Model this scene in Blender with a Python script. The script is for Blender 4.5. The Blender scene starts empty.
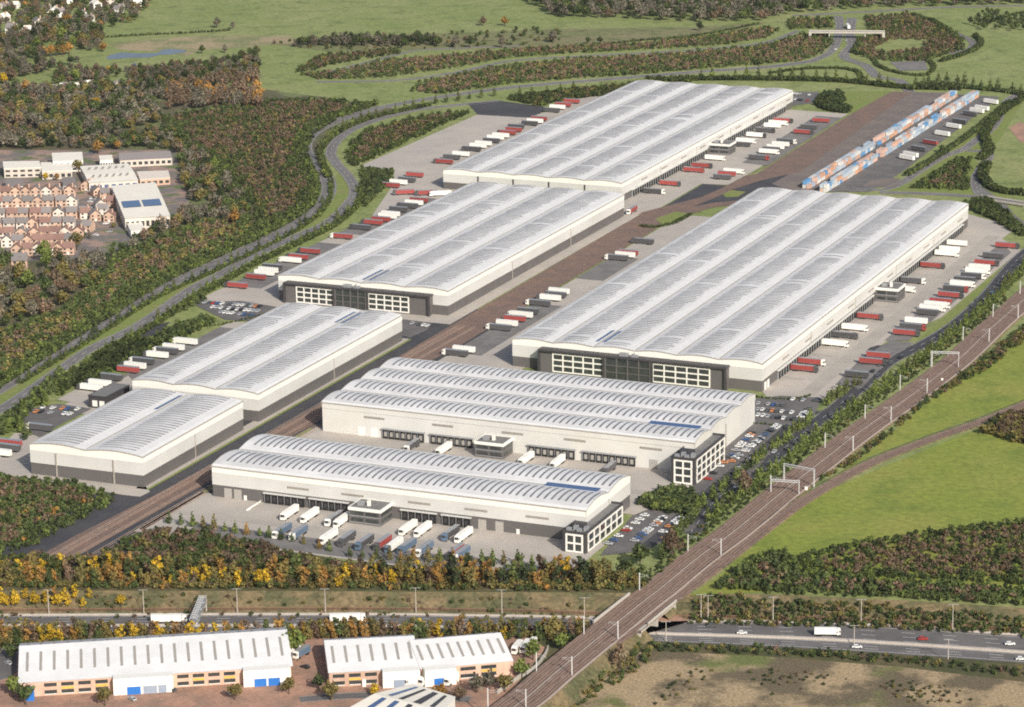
import bpy, math, random
import numpy as np
from mathutils import Matrix, Vector
from mathutils.geometry import tessellate_polygon
random.seed(7); RNG = np.random.default_rng(7)
C = bpy.context.scene.collection
PI = math.pi
# ---------------------------------------------------------------- camera
FPX, PITCH, ROLL, YAW, HC = 2985.05, 0.26580836, -0.01320299, -0.40727941, 460.0
W, H = 1024, 707
cam = bpy.data.objects.new('camera', bpy.data.cameras.new('camera')); C.objects.link(cam)
cam.data.sensor_fit = 'HORIZONTAL'; cam.data.sensor_width = 36; cam.data.lens = FPX / W * 36
cam.data.clip_start = 5; cam.data.clip_end = 40000
cam.matrix_world = Matrix.Translation((0, 0, HC)) @ Matrix.Rotation(PI/2 - PITCH, 4, 'X') @ Matrix.Rotation(ROLL, 4, 'Z')
bpy.context.scene.camera = cam
EX = np.array([math.cos(YAW), math.sin(YAW)]); EY = np.array([-EX[1], EX[0]])

def ray(px, py):
    a, b = px - W/2, py - H/2
    c, s = math.cos(ROLL), math.sin(ROLL)
    x, y = (a*c + b*s)/FPX, (-a*s + b*c)/FPX
    cp, sp = math.cos(PITCH), math.sin(PITCH)
    return x, cp - y*sp, -sp - y*cp
def P0(px, py, z=0.0):
    dx, dy, dz = ray(px, py); t = (z - HC)/dz
    return np.array([dx*t, dy*t])
def UV(u, v):
    return EX*u + EY*v
def uv_of(p): return float(p @ EX), float(p @ EY)

# terrain: the site is level, the motorway lies in a cutting in front of it
def _line(pts, z):
    q = sorted([tuple(P0(x, y, z)) for x, y in pts]); return np.array(q)
L1 = _line([(-900,588),(-200,590),(0,590),(300,591),(600,593),(640,593),(768,594),(900,600),(1024,608),(1250,620),(1900,655)], 0)
L2 = _line([(-900,616),(-200,616),(0,616),(256,615),(400,615),(512,617),(590,617.5),(645,622),(768,622.5),(868,625),(1024,636),(1250,652),(1900,700)], -6)
L3 = _line([(-900,632),(-200,632),(0,632),(400,633),(600,638),(645,641),(768,646),(896,654),(1024,663),(1250,680),(1900,735)], -6)
def yl(L, x): return np.interp(x, L[:, 0], L[:, 1])
def gz(x, y):
    a, b, c = yl(L1, x), yl(L2, x), yl(L3, x)
    if y >= a: return 0.0
    if y >= b: return -6.0*(a - y)/(a - b)
    if y >= c: return -6.0
    return min(-5.0, -6.0 + (c - y)/3.0)
def P(px, py, dz=0.0):
    z = 0.0
    for _ in range(14):
        p = P0(px, py, z + dz); z = 0.5*z + 0.5*gz(p[0], p[1])
    p = P0(px, py, z + dz)
    return np.array([p[0], p[1], gz(p[0], p[1])])

# ---------------------------------------------------------------- materials
def new_mat(name):
    m = bpy.data.materials.new(name); m.use_nodes = True
    nt = m.node_tree; b = nt.nodes['Principled BSDF']; return m, nt, b
def mat(name, col, rough=0.7, var=0.12, scale=0.3, col2=None, scale2=None, thr=(0.42, 0.58), metal=0.0, spec=0.3, col3=None, scale3=6.0, thr3=(0.5,0.6), objvar=0.0):
    """base colour broken up by two or three sizes of noise in object space"""
    m, nt, b = new_mat(name); N, L = nt.nodes, nt.links
    tc = N.new('ShaderNodeTexCoord')
    def noise(s, d=4):
        n = N.new('ShaderNodeTexNoise'); n.inputs['Scale'].default_value = s; n.inputs['Detail'].default_value = d
        n.inputs['Roughness'].default_value = 0.6
        L.new(tc.outputs['Object'], n.inputs['Vector']); return n.outputs['Fac']
    def ramp(f, lo, hi):
        r = N.new('ShaderNodeMapRange'); r.inputs['From Min'].default_value = lo; r.inputs['From Max'].default_value = hi
        L.new(f, r.inputs['Value']); return r.outputs['Result']
    def mix(f, a, bb, mode='MIX'):
        x = N.new('ShaderNodeMix'); x.data_type = 'RGBA'; x.blend_type = mode
        if hasattr(f, 'links') or not isinstance(f, (int, float)): L.new(f, x.inputs['Factor'])
        else: x.inputs['Factor'].default_value = f
        for s, v in ((x.inputs['A'], a), (x.inputs['B'], bb)):
            if isinstance(v, tuple): s.default_value = (*v, 1)
            else: L.new(v, s)
        return x.outputs['Result']
    cur = tuple(col)
    if col2: cur = mix(ramp(noise(scale2 or scale*0.2), *thr), cur, tuple(col2))
    if col3: cur = mix(ramp(noise(scale3), *thr3), cur, tuple(col3))
    if var:
        v = N.new('ShaderNodeMapRange'); v.inputs['From Min'].default_value = 0.3; v.inputs['From Max'].default_value = 0.7
        v.inputs['To Min'].default_value = 1 - var; v.inputs['To Max'].default_value = 1 + var
        L.new(noise(scale, 6), v.inputs['Value'])
        c = N.new('ShaderNodeCombineColor')
        for k in range(3): L.new(v.outputs['Result'], c.inputs[k])
        cur = mix(1.0, cur, c.outputs['Color'], 'MULTIPLY')
    if objvar:
        oi = N.new('ShaderNodeObjectInfo'); r = N.new('ShaderNodeMapRange')
        r.inputs['To Min'].default_value = 1 - objvar; r.inputs['To Max'].default_value = 1 + objvar
        L.new(oi.outputs['Random'], r.inputs['Value']); c = N.new('ShaderNodeCombineColor')
        for k in range(3): L.new(r.outputs['Result'], c.inputs[k])
        cur = mix(1.0, cur, c.outputs['Color'], 'MULTIPLY')
    if isinstance(cur, tuple): b.inputs['Base Color'].default_value = (*cur, 1)
    else: L.new(cur, b.inputs['Base Color'])
    b.inputs['Roughness'].default_value = rough; b.inputs['Metallic'].default_value = metal
    b.inputs['Specular IOR Level'].default_value = spec
    return m
def leaf_material():
    m, nt, b = new_mat('foliage'); N, L = nt.nodes, nt.links
    a = N.new('ShaderNodeAttribute'); a.attribute_name = 'tint'
    oi = N.new('ShaderNodeObjectInfo'); r = N.new('ShaderNodeMapRange')
    r.inputs['To Min'].default_value = 0.8; r.inputs['To Max'].default_value = 1.2
    L.new(oi.outputs['Random'], r.inputs['Value'])
    v = N.new('ShaderNodeVectorMath'); v.operation = 'SCALE'
    L.new(a.outputs['Color'], v.inputs[0]); L.new(r.outputs['Result'], v.inputs['Scale'])
    d = N.new('ShaderNodeBsdfDiffuse'); t = N.new('ShaderNodeBsdfTranslucent'); mx = N.new('ShaderNodeMixShader')
    mx.inputs[0].default_value = 0.22
    L.new(v.outputs[0], d.inputs['Color']); L.new(v.outputs[0], t.inputs['Color'])
    L.new(d.outputs[0], mx.inputs[1]); L.new(t.outputs[0], mx.inputs[2])
    L.new(mx.outputs[0], N['Material Output'].inputs['Surface']); N.remove(b)
    return m
M = {}
M['leaf'] = leaf_material()
M['bark'] = mat('bark', (.09,.07,.055), .9, .3, 2)
M['field'] = mat('meadow_grass', (.195,.24,.075), .9, .26, .22, (.255,.275,.11), .012, (.35,.65), col3=(.15,.185,.06), scale3=.05, thr3=(.5,.68))
M['pasture'] = mat('pasture_grass', (.205,.245,.040), .9, .24, .30, (.245,.255,.055), .012, (.40,.62), col3=(.16,.205,.035), scale3=.04, thr3=(.5,.66))
M['lawn'] = mat('verge_grass', (.175,.225,.055), .9, .22, .4, (.20,.22,.07), .05)
M['scrub'] = mat('rough_scrub_ground', (.075,.08,.035), .95, .3, .3, (.12,.10,.05), .05)
M['woodfloor'] = mat('wood_floor', (.10,.105,.055), .95, .3, .4, (.125,.10,.06), .03, (.4,.6), col3=(.15,.175,.07), scale3=.02, thr3=(.52,.6))
M['bank'] = mat('embankment_scrub', (.185,.14,.075), .95, .4, .5, (.095,.095,.045), .05, (.42,.58), col3=(.20,.15,.08), scale3=.09, thr3=(.5,.64))
M['dry'] = mat('dry_grass', (.36,.27,.16), .95, .45, .8, (.14,.112,.068), .03, (.46,.57), col3=(.14,.16,.05), scale3=.022, thr3=(.58,.68))
M['soil'] = mat('reddish_hardstanding', (.40,.235,.165), .95, .18, .5, (.30,.19,.14), .07)
M['concrete'] = mat('pale_concrete', (.45,.405,.355), .85, .10, .10, (.40,.365,.325), .025, scale3=.3)
M['pad'] = mat('parking_asphalt', (.165,.155,.15), .85, .10, .3, (.20,.19,.18), .06)
M['asphalt'] = mat('asphalt', (.125,.117,.115), .85, .12, .25, (.155,.145,.14), .05)
M['blacktop'] = mat('fresh_blacktop', (.055,.055,.062), .8, .12, .25, (.07,.068,.072), .04)
M['road'] = mat('road_asphalt', (.155,.145,.143), .85, .12, .2, (.185,.175,.17), .04)
M['paint'] = mat('road_paint', (.75,.75,.72), .6, 0)
M['roadkerb'] = mat('grey_road_kerb', (.22,.21,.20), .9, .1, .4)
M['kerb'] = mat('kerb_concrete', (.46,.41,.36), .9, .1, .4)
M['ballast'] = mat('track_ballast', (.235,.155,.118), .95, .34, .9, (.175,.12,.093), .10, (.42,.6), col3=(.30,.215,.185), scale3=.25, thr3=(.54,.7))
M['ballastD'] = mat('yard_ballast', (.205,.135,.105), .95, .35, 1.1, (.165,.12,.10), .08, (.4,.6), col3=(.24,.13,.085), scale3=.8, thr3=(.58,.72))
M['ballastG'] = mat('grey_hardcore', (.20,.165,.145), .95, .2, .6, (.165,.14,.13), .05)
M['rail'] = mat('rail_steel', (.40,.295,.235), .6, .2, .2, metal=.1)
M['sleeper'] = mat('concrete_sleeper', (.24,.165,.13), .9, .15, 1)
M['water'] = mat('pond_water', (.13,.155,.19), .3, .2, .03, spec=.3)
M['roof'] = mat('white_roof_sheet', (.57,.57,.57), .8, .13, .09, (.62,.62,.62), .02, spec=.1)
M['rooflight'] = mat('grp_rooflight', (.29,.29,.30), .6, .25, .12, (.41,.41,.41), .05, (.4,.6), spec=.15)
M['rooflightD'] = mat('grey_rooflight', (.17,.175,.195), .45, .15, .2, spec=.2)
M['lit_valley_band'] = mat('valley_gutter', (.66,.66,.65), .7, .05, .2)  # paler roof sheet by the valleys, sun-facing slope's brightness put into its colour
M['trim'] = mat('grey_eaves_trim', (.36,.33,.29), .6, .05, .2)
M['fascia'] = mat('cream_fascia', (.80,.785,.725), .5, .03, .05)
M['clad'] = mat('light_grey_cladding', (.59,.585,.56), .5, .07, .05, (.56,.555,.53), .03)
M['cream'] = mat('cream_cladding', (.62,.605,.56), .5, .07, .05, (.60,.595,.565), .03, (.45,.55))
M['dark'] = mat('dark_grey_cladding', (.125,.117,.114), .5, .08, .06)
M['black'] = mat('charcoal_frame', (.055,.052,.055), .5, .1, .2)
M['rubber'] = mat('black_dock_shelter', (.025,.025,.024), .7, .1, .6)
M['glass'] = mat('dark_window_glass', (.045,.05,.05), .08, .3, .4, spec=.6)
M['shutter'] = mat('grey_roller_shutter', (.38,.36,.33), .5, .05, .5)
M['white'] = mat('white_frame_paint', (.80,.78,.72), .5, .03, .4)
M['roofdeck'] = mat('grey_roof_membrane', (.18,.175,.17), .8, .12, .3)
M['plant'] = mat('galvanised_plant', (.35,.36,.37), .4, .1, .8, metal=.3)
M['solar'] = mat('solar_cells', (.07,.12,.24), .25, .1, .5, spec=.6)
M['tyre'] = mat('tyre_rubber', (.03,.03,.03), .8, 0)
M['chassis'] = mat('chassis_steel', (.05,.05,.05), .6, .1, 1)
M['t_white'] = mat('white_trailer_panel', (.83,.81,.75), .45, .03, .5, objvar=.04)
M['t_dark'] = mat('charcoal_trailer_curtain', (.085,.083,.086), .6, .08, .5, objvar=.2)
M['t_red'] = mat('red_trailer_curtain', (.32,.065,.058), .6, .1, .5, objvar=.15)
M['t_blue'] = mat('slate_blue_trailer_curtain', (.11,.16,.23), .5, .08, .5, objvar=.2)
M['steel'] = mat('galvanised_steel', (.55,.55,.54), .5, .08, 1, metal=.1)
M['brick'] = mat('orange_brick', (.56,.39,.295), .9, .12, .8, (.50,.34,.255), .2, objvar=.12)
M['render'] = mat('pale_render', (.62,.55,.48), .9, .08, .5, objvar=.12)
M['tile_g'] = mat('grey_roof_tile', (.21,.19,.185), .85, .15, 1.2, objvar=.15)
M['tile_r'] = mat('red_brown_roof_tile', (.24,.145,.12), .85, .15, 1.2, objvar=.15)
M['tile_w'] = mat('pale_sheet_roof', (.76,.72,.63), .8, .05, .1, spec=.1)
M['unitroof'] = mat('white_profiled_sheet', (.74,.735,.72), .8, .05, .15, (.78,.775,.76), .05, spec=.1)
M['unitroof2'] = mat('grey_roof_sheet', (.45,.45,.46), .8, .08, .15, spec=.1)  # greyer sheet for the back slope of the brick units
M['bluedoor'] = mat('blue_roller_door', (.03,.16,.50), .5, .08, .6)
M['greydoor'] = mat('grey_blue_roller_door', (.27,.32,.40), .5, .08, .6)
M['yellow'] = mat('yellow_panel', (.62,.42,.08), .6, .1, .5)
M['parapet'] = mat('pale_bridge_concrete', (.46,.43,.38), .8, .08, .3)
CC = {'white': (.80,.80,.78), 'silver': (.42,.43,.45), 'black': (.02,.02,.022), 'grey': (.10,.105,.11), 'red': (.40,.04,.03), 'blue': (.05,.11,.28), 'orange': (.60,.25,.10)}
for k, c in CC.items(): M['car_'+k] = mat('car_paint_'+k, c, .3, .02, 1, spec=.5)
BOX = {'pale blue': (.42,.48,.54), 'salmon': (.55,.38,.31), 'light grey': (.58,.57,.55), 'orange': (.55,.33,.22), 'bright blue': (.14,.32,.55), 'steel blue': (.33,.40,.47)}
for k, c in BOX.items(): M['box_'+k] = mat('container_steel_'+k.replace(' ', '_'), c, .6, .12, .5, objvar=.15)

# ---------------------------------------------------------------- mesh helpers
class MB:
    def __init__(s): s.v = []; s.f = []; s.m = []
    def face(s, pts, m=0):
        i = len(s.v); s.v += [tuple(map(float, p)) for p in pts]; s.f.append(tuple(range(i, i+len(pts)))); s.m.append(m)
    def box(s, x0, x1, y0, y1, z0, z1, m=0, top=None):
        i = len(s.v)
        s.v += [(x0,y0,z0),(x1,y0,z0),(x1,y1,z0),(x0,y1,z0),(x0,y0,z1),(x1,y0,z1),(x1,y1,z1),(x0,y1,z1)]
        for k, q in enumerate(((0,3,2,1),(4,5,6,7),(0,1,5,4),(1,2,6,5),(2,3,7,6),(3,0,4,7))):
            s.f.append(tuple(i+j for j in q)); s.m.append(top if (top is not None and k == 1) else m)
        return s
    def prism(s, poly, z0, z1, m=0, top=None):
        n = len(poly)
        a = sum(poly[k][0]*poly[(k+1) % n][1] - poly[(k+1) % n][0]*poly[k][1] for k in range(n))
        if a < 0: poly = poly[::-1]
        i = len(s.v); s.v += [(p[0], p[1], z0) for p in poly] + [(p[0], p[1], z1) for p in poly]
        for k in range(n): s.f.append((i+k, i+(k+1) % n, i+n+(k+1) % n, i+n+k)); s.m.append(m)
        s.f.append(tuple(i+n+k for k in range(n))); s.m.append(m if top is None else top)
        s.f.append(tuple(i+n-1-k for k in range(n))); s.m.append(m); return s
    def bar(s, p, q, r, m=0, n=6, r2=None):
        p, q = Vector(p), Vector(q); d = (q-p).normalized(); a = d.orthogonal().normalized(); b = d.cross(a); r2 = r if r2 is None else r2
        i = len(s.v)
        for c, rr in ((p, r), (q, r2)):
            for k in range(n):
                t = 2*PI*k/n; s.v.append(tuple(c + (a*math.cos(t) + b*math.sin(t))*rr))
        for k in range(n): s.f.append((i+k, i+(k+1) % n, i+n+(k+1) % n, i+n+k)); s.m.append(m)
        s.f.append(tuple(i+n+k for k in range(n))); s.m.append(m); s.f.append(tuple(i+n-1-k for k in range(n))); s.m.append(m); return s
    def build(s, name, mats, parent=None):
        me = bpy.data.meshes.new(name); me.from_pydata(s.v, [], s.f)
        if not isinstance(mats, (list, tuple)): mats = [mats]
        for m in mats: me.materials.append(M[m] if isinstance(m, str) else m)
        if any(s.m): me.polygons.foreach_set('material_index', s.m)
        me.update()
        o = bpy.data.objects.new(name, me); C.objects.link(o)
        if parent: o.parent = parent
        return o
def tag(o, label=None, cat=None, group=None, kind=None):
    for k, v in (('label', label), ('category', cat), ('group', group), ('kind', kind)):
        if v: o[k] = v
    return o
def thing(name, label, cat, loc=(0,0,0), rz=0.0, group=None):
    o = bpy.data.objects.new(name, None); C.objects.link(o); o.empty_display_size = .5
    o.location = tuple(map(float, loc)); o.rotation_euler = (0, 0, rz); return tag(o, label, cat, group)
def dup(root, loc, rz=0.0, s=None):
    r = root.copy(); C.objects.link(r); r.location = tuple(map(float, loc)); r.rotation_euler = (0, 0, rz)
    if s is not None: r.scale = s if isinstance(s, tuple) else (s, s, s)
    for k in ('label', 'group'):
        if k in r.keys(): del r[k]
    for ch in KIDS.get(root.name, []):
        c = ch.copy(); C.objects.link(c); c.parent = r
        for g in KIDS.get(ch.name, []):
            d = g.copy(); C.objects.link(d); d.parent = c
    return r
KIDS = {}
def index_kids(root):
    for o in [root] + list(root.children): KIDS[o.name] = list(o.children)
ONES = 'zeroth first second third fourth fifth sixth seventh eighth ninth tenth eleventh twelfth thirteenth fourteenth fifteenth sixteenth seventeenth eighteenth nineteenth'.split()
TENS = ' . twenty thirty forty fifty sixty seventy eighty ninety'.split(' ')[1:]
def nth(n):
    if n < 20: return ONES[n]
    if n >= 100: return 'hundred and ' + nth(n-100) if n > 100 else 'hundredth'
    t = TENS[n//10]
    return (t[:-1]+'ieth') if n % 10 == 0 else t + '-' + ONES[n % 10]

def smooth(pts, step=8.0, closed=False):
    """Catmull-Rom through world points, resampled"""
    p = [np.array(q[:2], float) for q in pts]
    q = [2*p[0]-p[1]] + p + [2*p[-1]-p[-2]]; out = []
    for i in range(1, len(q)-2):
        a, b, c, d = q[i-1:i+3]; n = max(2, int(np.linalg.norm(c-b)/step))
        for k in range(n):
            t = k/n
            out.append(.5*((2*b) + (c-a)*t + (2*a-5*b+4*c-d)*t*t + (3*b-a-3*c+d)*t**3))
    out.append(p[-1]); return np.array(out)
def normals2(pl):
    d = np.gradient(pl, axis=0); d /= np.linalg.norm(d, axis=1)[:, None] + 1e-9
    return np.stack([d[:, 1], -d[:, 0]], 1)          # to the right of travel
def strip_into(mb, pl, off0, off1, z, m=0, gap=None):
    n = normals2(pl); a = pl + n*off0; b = pl + n*off1
    for i in range(len(pl)-1):
        if gap and (i % gap[1]) >= gap[0]: continue
        zz = z if not callable(z) else None
        q = [b[i], b[i+1], a[i+1], a[i]]
        mb.face([(p[0], p[1], z if zz is not None else z(p[0], p[1])) for p in q], m)
def resample(pl, step):
    d = np.r_[0, np.cumsum(np.linalg.norm(np.diff(pl, axis=0), axis=1))]
    s = np.arange(0, d[-1], step)
    return np.stack([np.interp(s, d, pl[:, 0]), np.interp(s, d, pl[:, 1])], 1)
ALLSTRUCT = []
def patch(name, poly, m, z, thick=0.0):
    """flat sheet from world xy points"""
    mb = MB(); poly = [tuple(map(float, p[:2])) for p in poly]
    for t in tessellate_polygon([[Vector((x, y, 0)) for x, y in poly]]):
        q = [poly[i] for i in t]
        if (q[1][0]-q[0][0])*(q[2][1]-q[0][1]) - (q[1][1]-q[0][1])*(q[2][0]-q[0][0]) < 0: q = q[::-1]
        mb.face([(x, y, z) for x, y in q])
    return tag(mb.build(name, m), kind='structure')
def ppatch(name, pxs, m, z, gzv=0.0): return patch(name, [P0(x, y, gzv) for x, y in pxs], m, z + gzv)
def uvpatch(name, u0, u1, v0, v1, m, z): return patch(name, [UV(u0,v0), UV(u1,v0), UV(u1,v1), UV(u0,v1)], m, z)
def road(name, pxs, w, z, m='road', marks=True, edge=True, world=None, zg=0.0):
    pl = smooth(world if world is not None else [P0(x, y, zg) for x, y in pxs], 6)
    mb = MB(); strip_into(mb, pl, -w/2, w/2, z+zg); r = tag(mb.build(name, m), kind='structure')
    if marks:
        k = MB(); rs = resample(pl, 3.0)
        strip_into(k, rs, -.08, .08, z+zg+.05, 0, (2, 5))
        if edge:
            strip_into(k, pl, -w/2+.4, -w/2+.5, z+zg+.05); strip_into(k, pl, w/2-.5, w/2-.4, z+zg+.05)
        tag(k.build('road_markings', 'paint'), kind='structure')
    if edge:
        k = MB()
        for sgn in (-1, 1):
            n = normals2(pl); o = pl + n*sgn*w/2; o2 = pl + n*sgn*(w/2+.3)
            for i in range(len(pl)-1):
                a, b, c, d = o[i], o[i+1], o2[i+1], o2[i]
                q = [a, b, c, d] if sgn < 0 else [d, c, b, a]
                k.face([(*p, z+zg+.12) for p in q])
                k.face([(*q[0], z+zg-.02), (*q[1], z+zg-.02), (*q[1], z+zg+.12), (*q[0], z+zg+.12)])
                k.face([(*q[2], z+zg-.02), (*q[3], z+zg-.02), (*q[3], z+zg+.12), (*q[2], z+zg+.12)])
        tag(k.build('kerb', 'roadkerb'), kind='structure')
    return pl

# ---------------------------------------------------------------- ground
def build_ground():
    xs = np.unique(np.r_[-14000, -6000, -2500, np.linspace(-900, 900, 61), 2500, 6000, 14000])
    mb = MB()
    def rows(x):
        a, b, c = yl(L1, x), yl(L2, x), yl(L3, x)
        return [(16000, 0), (6000, 0), (3300, 0), (1700, 0), (a, 0), (a+(b-a)*.33, -2.0), (a+(b-a)*.66, -4.2), (b, -6.02), (c, -6.02), (c-3, -5), (1000, -5), (300, -5), (-3000, -5)]
    R = [rows(x) for x in xs]
    for i in range(len(xs)-1):
        for j in range(len(R[0])-1):
            q = [(xs[i], *R[i][j+1]), (xs[i+1], *R[i+1][j+1]), (xs[i+1], *R[i+1][j]), (xs[i], *R[i][j])]
            mb.face(q, 1 if 4 <= j <= 6 else (2 if j == 7 else (3 if j >= 8 else 0)))
    tag(mb.build('ground', ['field', 'bank', 'asphalt', 'scrub']), kind='structure')
build_ground()

M['rough'] = mat('rough_pasture', (.165,.18,.075), .95, .3, .22, (.21,.19,.10), .02, (.42,.58), col3=(.11,.125,.05), scale3=.06, thr3=(.52,.64))
# fields and woodland floors (5 cm sheets over the base ground)
ppatch('pasture', [(690,596),(720,575),(760,536),(830,490),(880,468),(960,436),(1030,408),(1160,360),(1250,420),(1200,560),(1030,600),(800,590)], 'pasture', .05)
ppatch('pasture', [(832,478),(870,452),(930,400),(985,360),(1032,318),(1100,280),(1140,330),(1030,398),(975,418),(925,436),(866,458)], 'pasture', .05)
ppatch('meadow', [(0,55),(110,36),(200,-4),(560,-6),(600,24),(520,30),(420,46),(250,70),(160,86),(60,80)], 'field', .05)
ppatch('dry_field', [(668,652),(760,656),(900,667),(1040,684),(1300,720),(1300,1000),(300,1000),(470,800),(560,712),(640,652)], 'dry', .05, -5)
ppatch('wood_floor', [(-200,60),(0,95),(100,78),(165,92),(240,86),(330,98),(415,112),(360,125),(322,150),(326,180),(318,205),(290,226),(256,242),(160,287),(100,325),(0,386),(-200,470),(-400,300)], 'woodfloor', .06)
M['estate'] = mat('estate_ground', (.33,.23,.185), .95, .2, .3, (.17,.155,.145), .04, (.42,.55), col3=(.12,.15,.06), scale3=.05, thr3=(.54,.6))
ppatch('estate_ground', [(-60,150),(40,150),(175,150),(192,215),(130,245),(100,258),(0,262),(-60,262)], 'estate', .09)
ppatch('unit_forecourt', [(-200,650),(22,652),(290,636),(520,634),(546,648),(512,690),(470,740),(300,900),(-400,900)], 'soil', .06, -5)
M['reeds'] = mat('tan_reeds', (.33,.265,.16), .95, .3, .3, (.19,.20,.09), .03, (.42,.58))
ppatch('reed_bed', [(108,44),(150,40),(200,36),(290,36),(300,42),(250,47),(200,50),(186,57),(165,52),(120,50)], 'reeds', .10)
ppatch('pond', [(106,57),(112,54.5),(122,52.5),(140,53.5),(158,53),(162,50),(170,49),(184,50),(187,52),(172,54.5),(160,55),(150,57.5),(130,58),(109,59.5)], 'water', .16)
ppatch('pond', [(131,64),(136,63),(137,66),(132,66)], 'water', .16)
ppatch('bare_earth_patch', [(1009,128),(1020,122),(1035,128),(1035,145),(1020,142)], 'soil', .10)
ppatch('belt_ground', [(-100,560),(40,547),(62,531),(160,526),(350,562),(570,578),(655,578),(640,593),(300,591),(-100,590)], 'scrub', .08)
ppatch('lawn', [(834,91),(892,91),(853,113),(838,108)], 'lawn', .07)
ppatch('verge', [(95,352),(140,326),(190,292),(230,275),(280,250),(318,233),(345,212),(355,190),(352,175),(338,172),(325,200),(310,215),(260,245),(160,290),(60,356),(0,392),(0,412)], 'lawn', .07)
ppatch('verge', [(915,343),(1022,250),(1040,236),(1040,262),(1000,285),(930,340),(860,388),(845,390)], 'lawn', .07)
ppatch('verge', [(880,192),(960,146),(1010,98),(1024,100),(1000,140),(975,160),(1010,200),(900,193)], 'lawn', .07)
# concrete and asphalt yards
uvpatch('site_road', -760, -694, 1120, 1640, 'blacktop', .10)
uvpatch('concrete_yard', -703, -650, 1505, 1935, 'concrete', .17)
ppatch('concrete_yard', [(700,380),(762,391),(767,398),(826,399),(836,388),(873,352),(888,340),(941,318),(1021,250),(1002,239),(1018,227),(985,219),(967,214),(962,230),(760,388)], 'concrete', .17)
uvpatch('concrete_yard', -709, -476, 1296, 1376, 'concrete', .17)
uvpatch('concrete_yard', -712, -492, 1186, 1252, 'concrete', .19)
ppatch('concrete_yard', [(-60,485),(8,440),(15,433),(46,437),(30,452),(33,470),(145,486),(150,492),(140,497),(122,495),(32,479),(0,474),(-30,520)], 'concrete', .17)
uvpatch('concrete_yard', -746, -739.7, 1246, 1560, 'concrete', .17); uvpatch('verge', -739.7, -738, 1246, 1560, 'lawn', .19); uvpatch('verge', -711.5, -709, 1190, 1372, 'lawn', .19)
uvpatch('concrete_yard', -860, -818, 1352, 1560, 'concrete', .15); ppatch('concrete_yard', [(57,400),(77,389),(100,394),(128,376),(136,384),(95,407)], 'concrete', .26)
uvpatch('concrete_yard', -906, -855, 1588, 1925, 'concrete', .15)
uvpatch('concrete_yard', -860, -731, 1600, 1925, 'concrete', .13)
ppatch('concrete_yard', [(358,167),(478,114.5),(530,117),(552,110),(570,99),(592,97),(645,80),(450,172),(450,190),(478,184),(420,215),(372,216),(395,182),(392,172)], 'concrete', .17)
ppatch('concrete_yard', [(620,196),(620,219),(641,214),(655,211),(701,184),(728,185),(754,171),(780,155),(848,114),(793,110),(785,110)], 'concrete', .17)
M['worn'] = mat('tyre_worn_concrete', (.375,.34,.30), .85, .08, .08, (.40,.365,.32), .03)
for u0, u1, v0, v1 in ((-486,-477,1530,1945),(-706,-480,1327,1334),(-708,-500,1217,1224)): uvpatch('worn_lane', u0, u1, v0, v1, 'worn', .23)
for k in range(22): uvpatch('worn_bay', -504, -492, 1556+k*17.5, 1560+k*17.5, 'worn', .23)
# asphalt parking pads
for pl in ([(835,385),(861,389),(890,359),(868,352)], [(884,341),(909,341),(1011,253),(1002,242)], [(742,163),(767,166),(842,118),(816,116)],
           [(866,356),(890,341),(914,343),(888,360)]):
    ppatch('parking_pad', pl, 'blacktop' if pl[0][0] == 655 else 'pad', .24)
uvpatch('parking_pad', -688, -532, 1188, 1208, 'pad', .25)
uvpatch('parking_pad', -703, -684, 1540, 1665, 'pad', .24); uvpatch('parking_pad', -703, -684, 1735, 1800, 'pad', .24)
uvpatch('parking_pad', -860, -838, 1385, 1545, 'pad', .22)
uvpatch('parking_pad', -906, -882, 1640, 1770, 'pad', .22); uvpatch('parking_pad', -906, -882, 1800, 1925, 'pad', .22)
ppatch('car_park', [(697,528),(640,552),(600,556),(632,516),(660,505),(690,515)], 'asphalt', .24)
ppatch('car_park', [(688,492),(712,462),(752,421),(790,426),(757,470),(730,492),(700,500)], 'asphalt', .24)
ppatch('car_park', [(745,400),(780,396),(822,398),(812,420),(795,428),(745,424)], 'asphalt', .23)
ppatch('car_park', [(190,303),(240,301),(282,308),(262,322),(225,320)], 'asphalt', .23)
ppatch('car_park', [(24,410),(58,404),(92,409),(60,425),(40,438),(24,430)], 'asphalt', .23)
ppatch('car_park', [(398,319),(432,323),(428,330),(410,338),(398,334)], 'asphalt', .23)
ppatch('car_park', [(788,92),(818,92),(822,102),(792,106)], 'asphalt', .23)
ppatch('car_park', [(80,385),(140,328),(170,322),(150,345)], 'blacktop', .10)
ppatch('junction', [(468,104),(500,101),(552,108),(530,118),(478,115)], 'blacktop', .20)
# internal rail corridor and container yard
patch('rail_corridor', [UV(-736,1100), UV(-719,1100), UV(-716,1250), UV(-712,1390), UV(-705,1560), UV(-704,1880), P0(667,220), P0(640,213), UV(-731,1930), UV(-729,1560), UV(-726,1390), UV(-730,1250), UV(-735,1170)], 'ballastD', .28)
ppatch('rail_yard', [(640,213),(668,206),(701,197.5),(726,186.5),(745,176),(757,174),(853,113),(891,92),(912,92),(800,172),(760,181),(732,190),(714,198.5),(679,212.5),(655,218.5)], 'ballastD', .26)
ppatch('rail_yard', [(655,218.5),(682,209),(714,203),(748,200),(748,204),(714,207.5),(667,221)], 'ballastD', .27)
ppatch('rail_yard_asphalt', [(652,214),(703,184),(729,186),(760,179),(790,171),(832,180),(805,192),(760,192),(742,200),(714,204.5),(680,213)], 'blacktop', .21)
ppatch('lawn', [(721,193),(732,190.5),(746,192),(738,197),(726,197.5)], 'lawn', .25)
ppatch('rail_yard', [(772,184),(797,170),(908,92),(950,93),(815,189),(795,193)], 'ballastG', .22)
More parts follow.
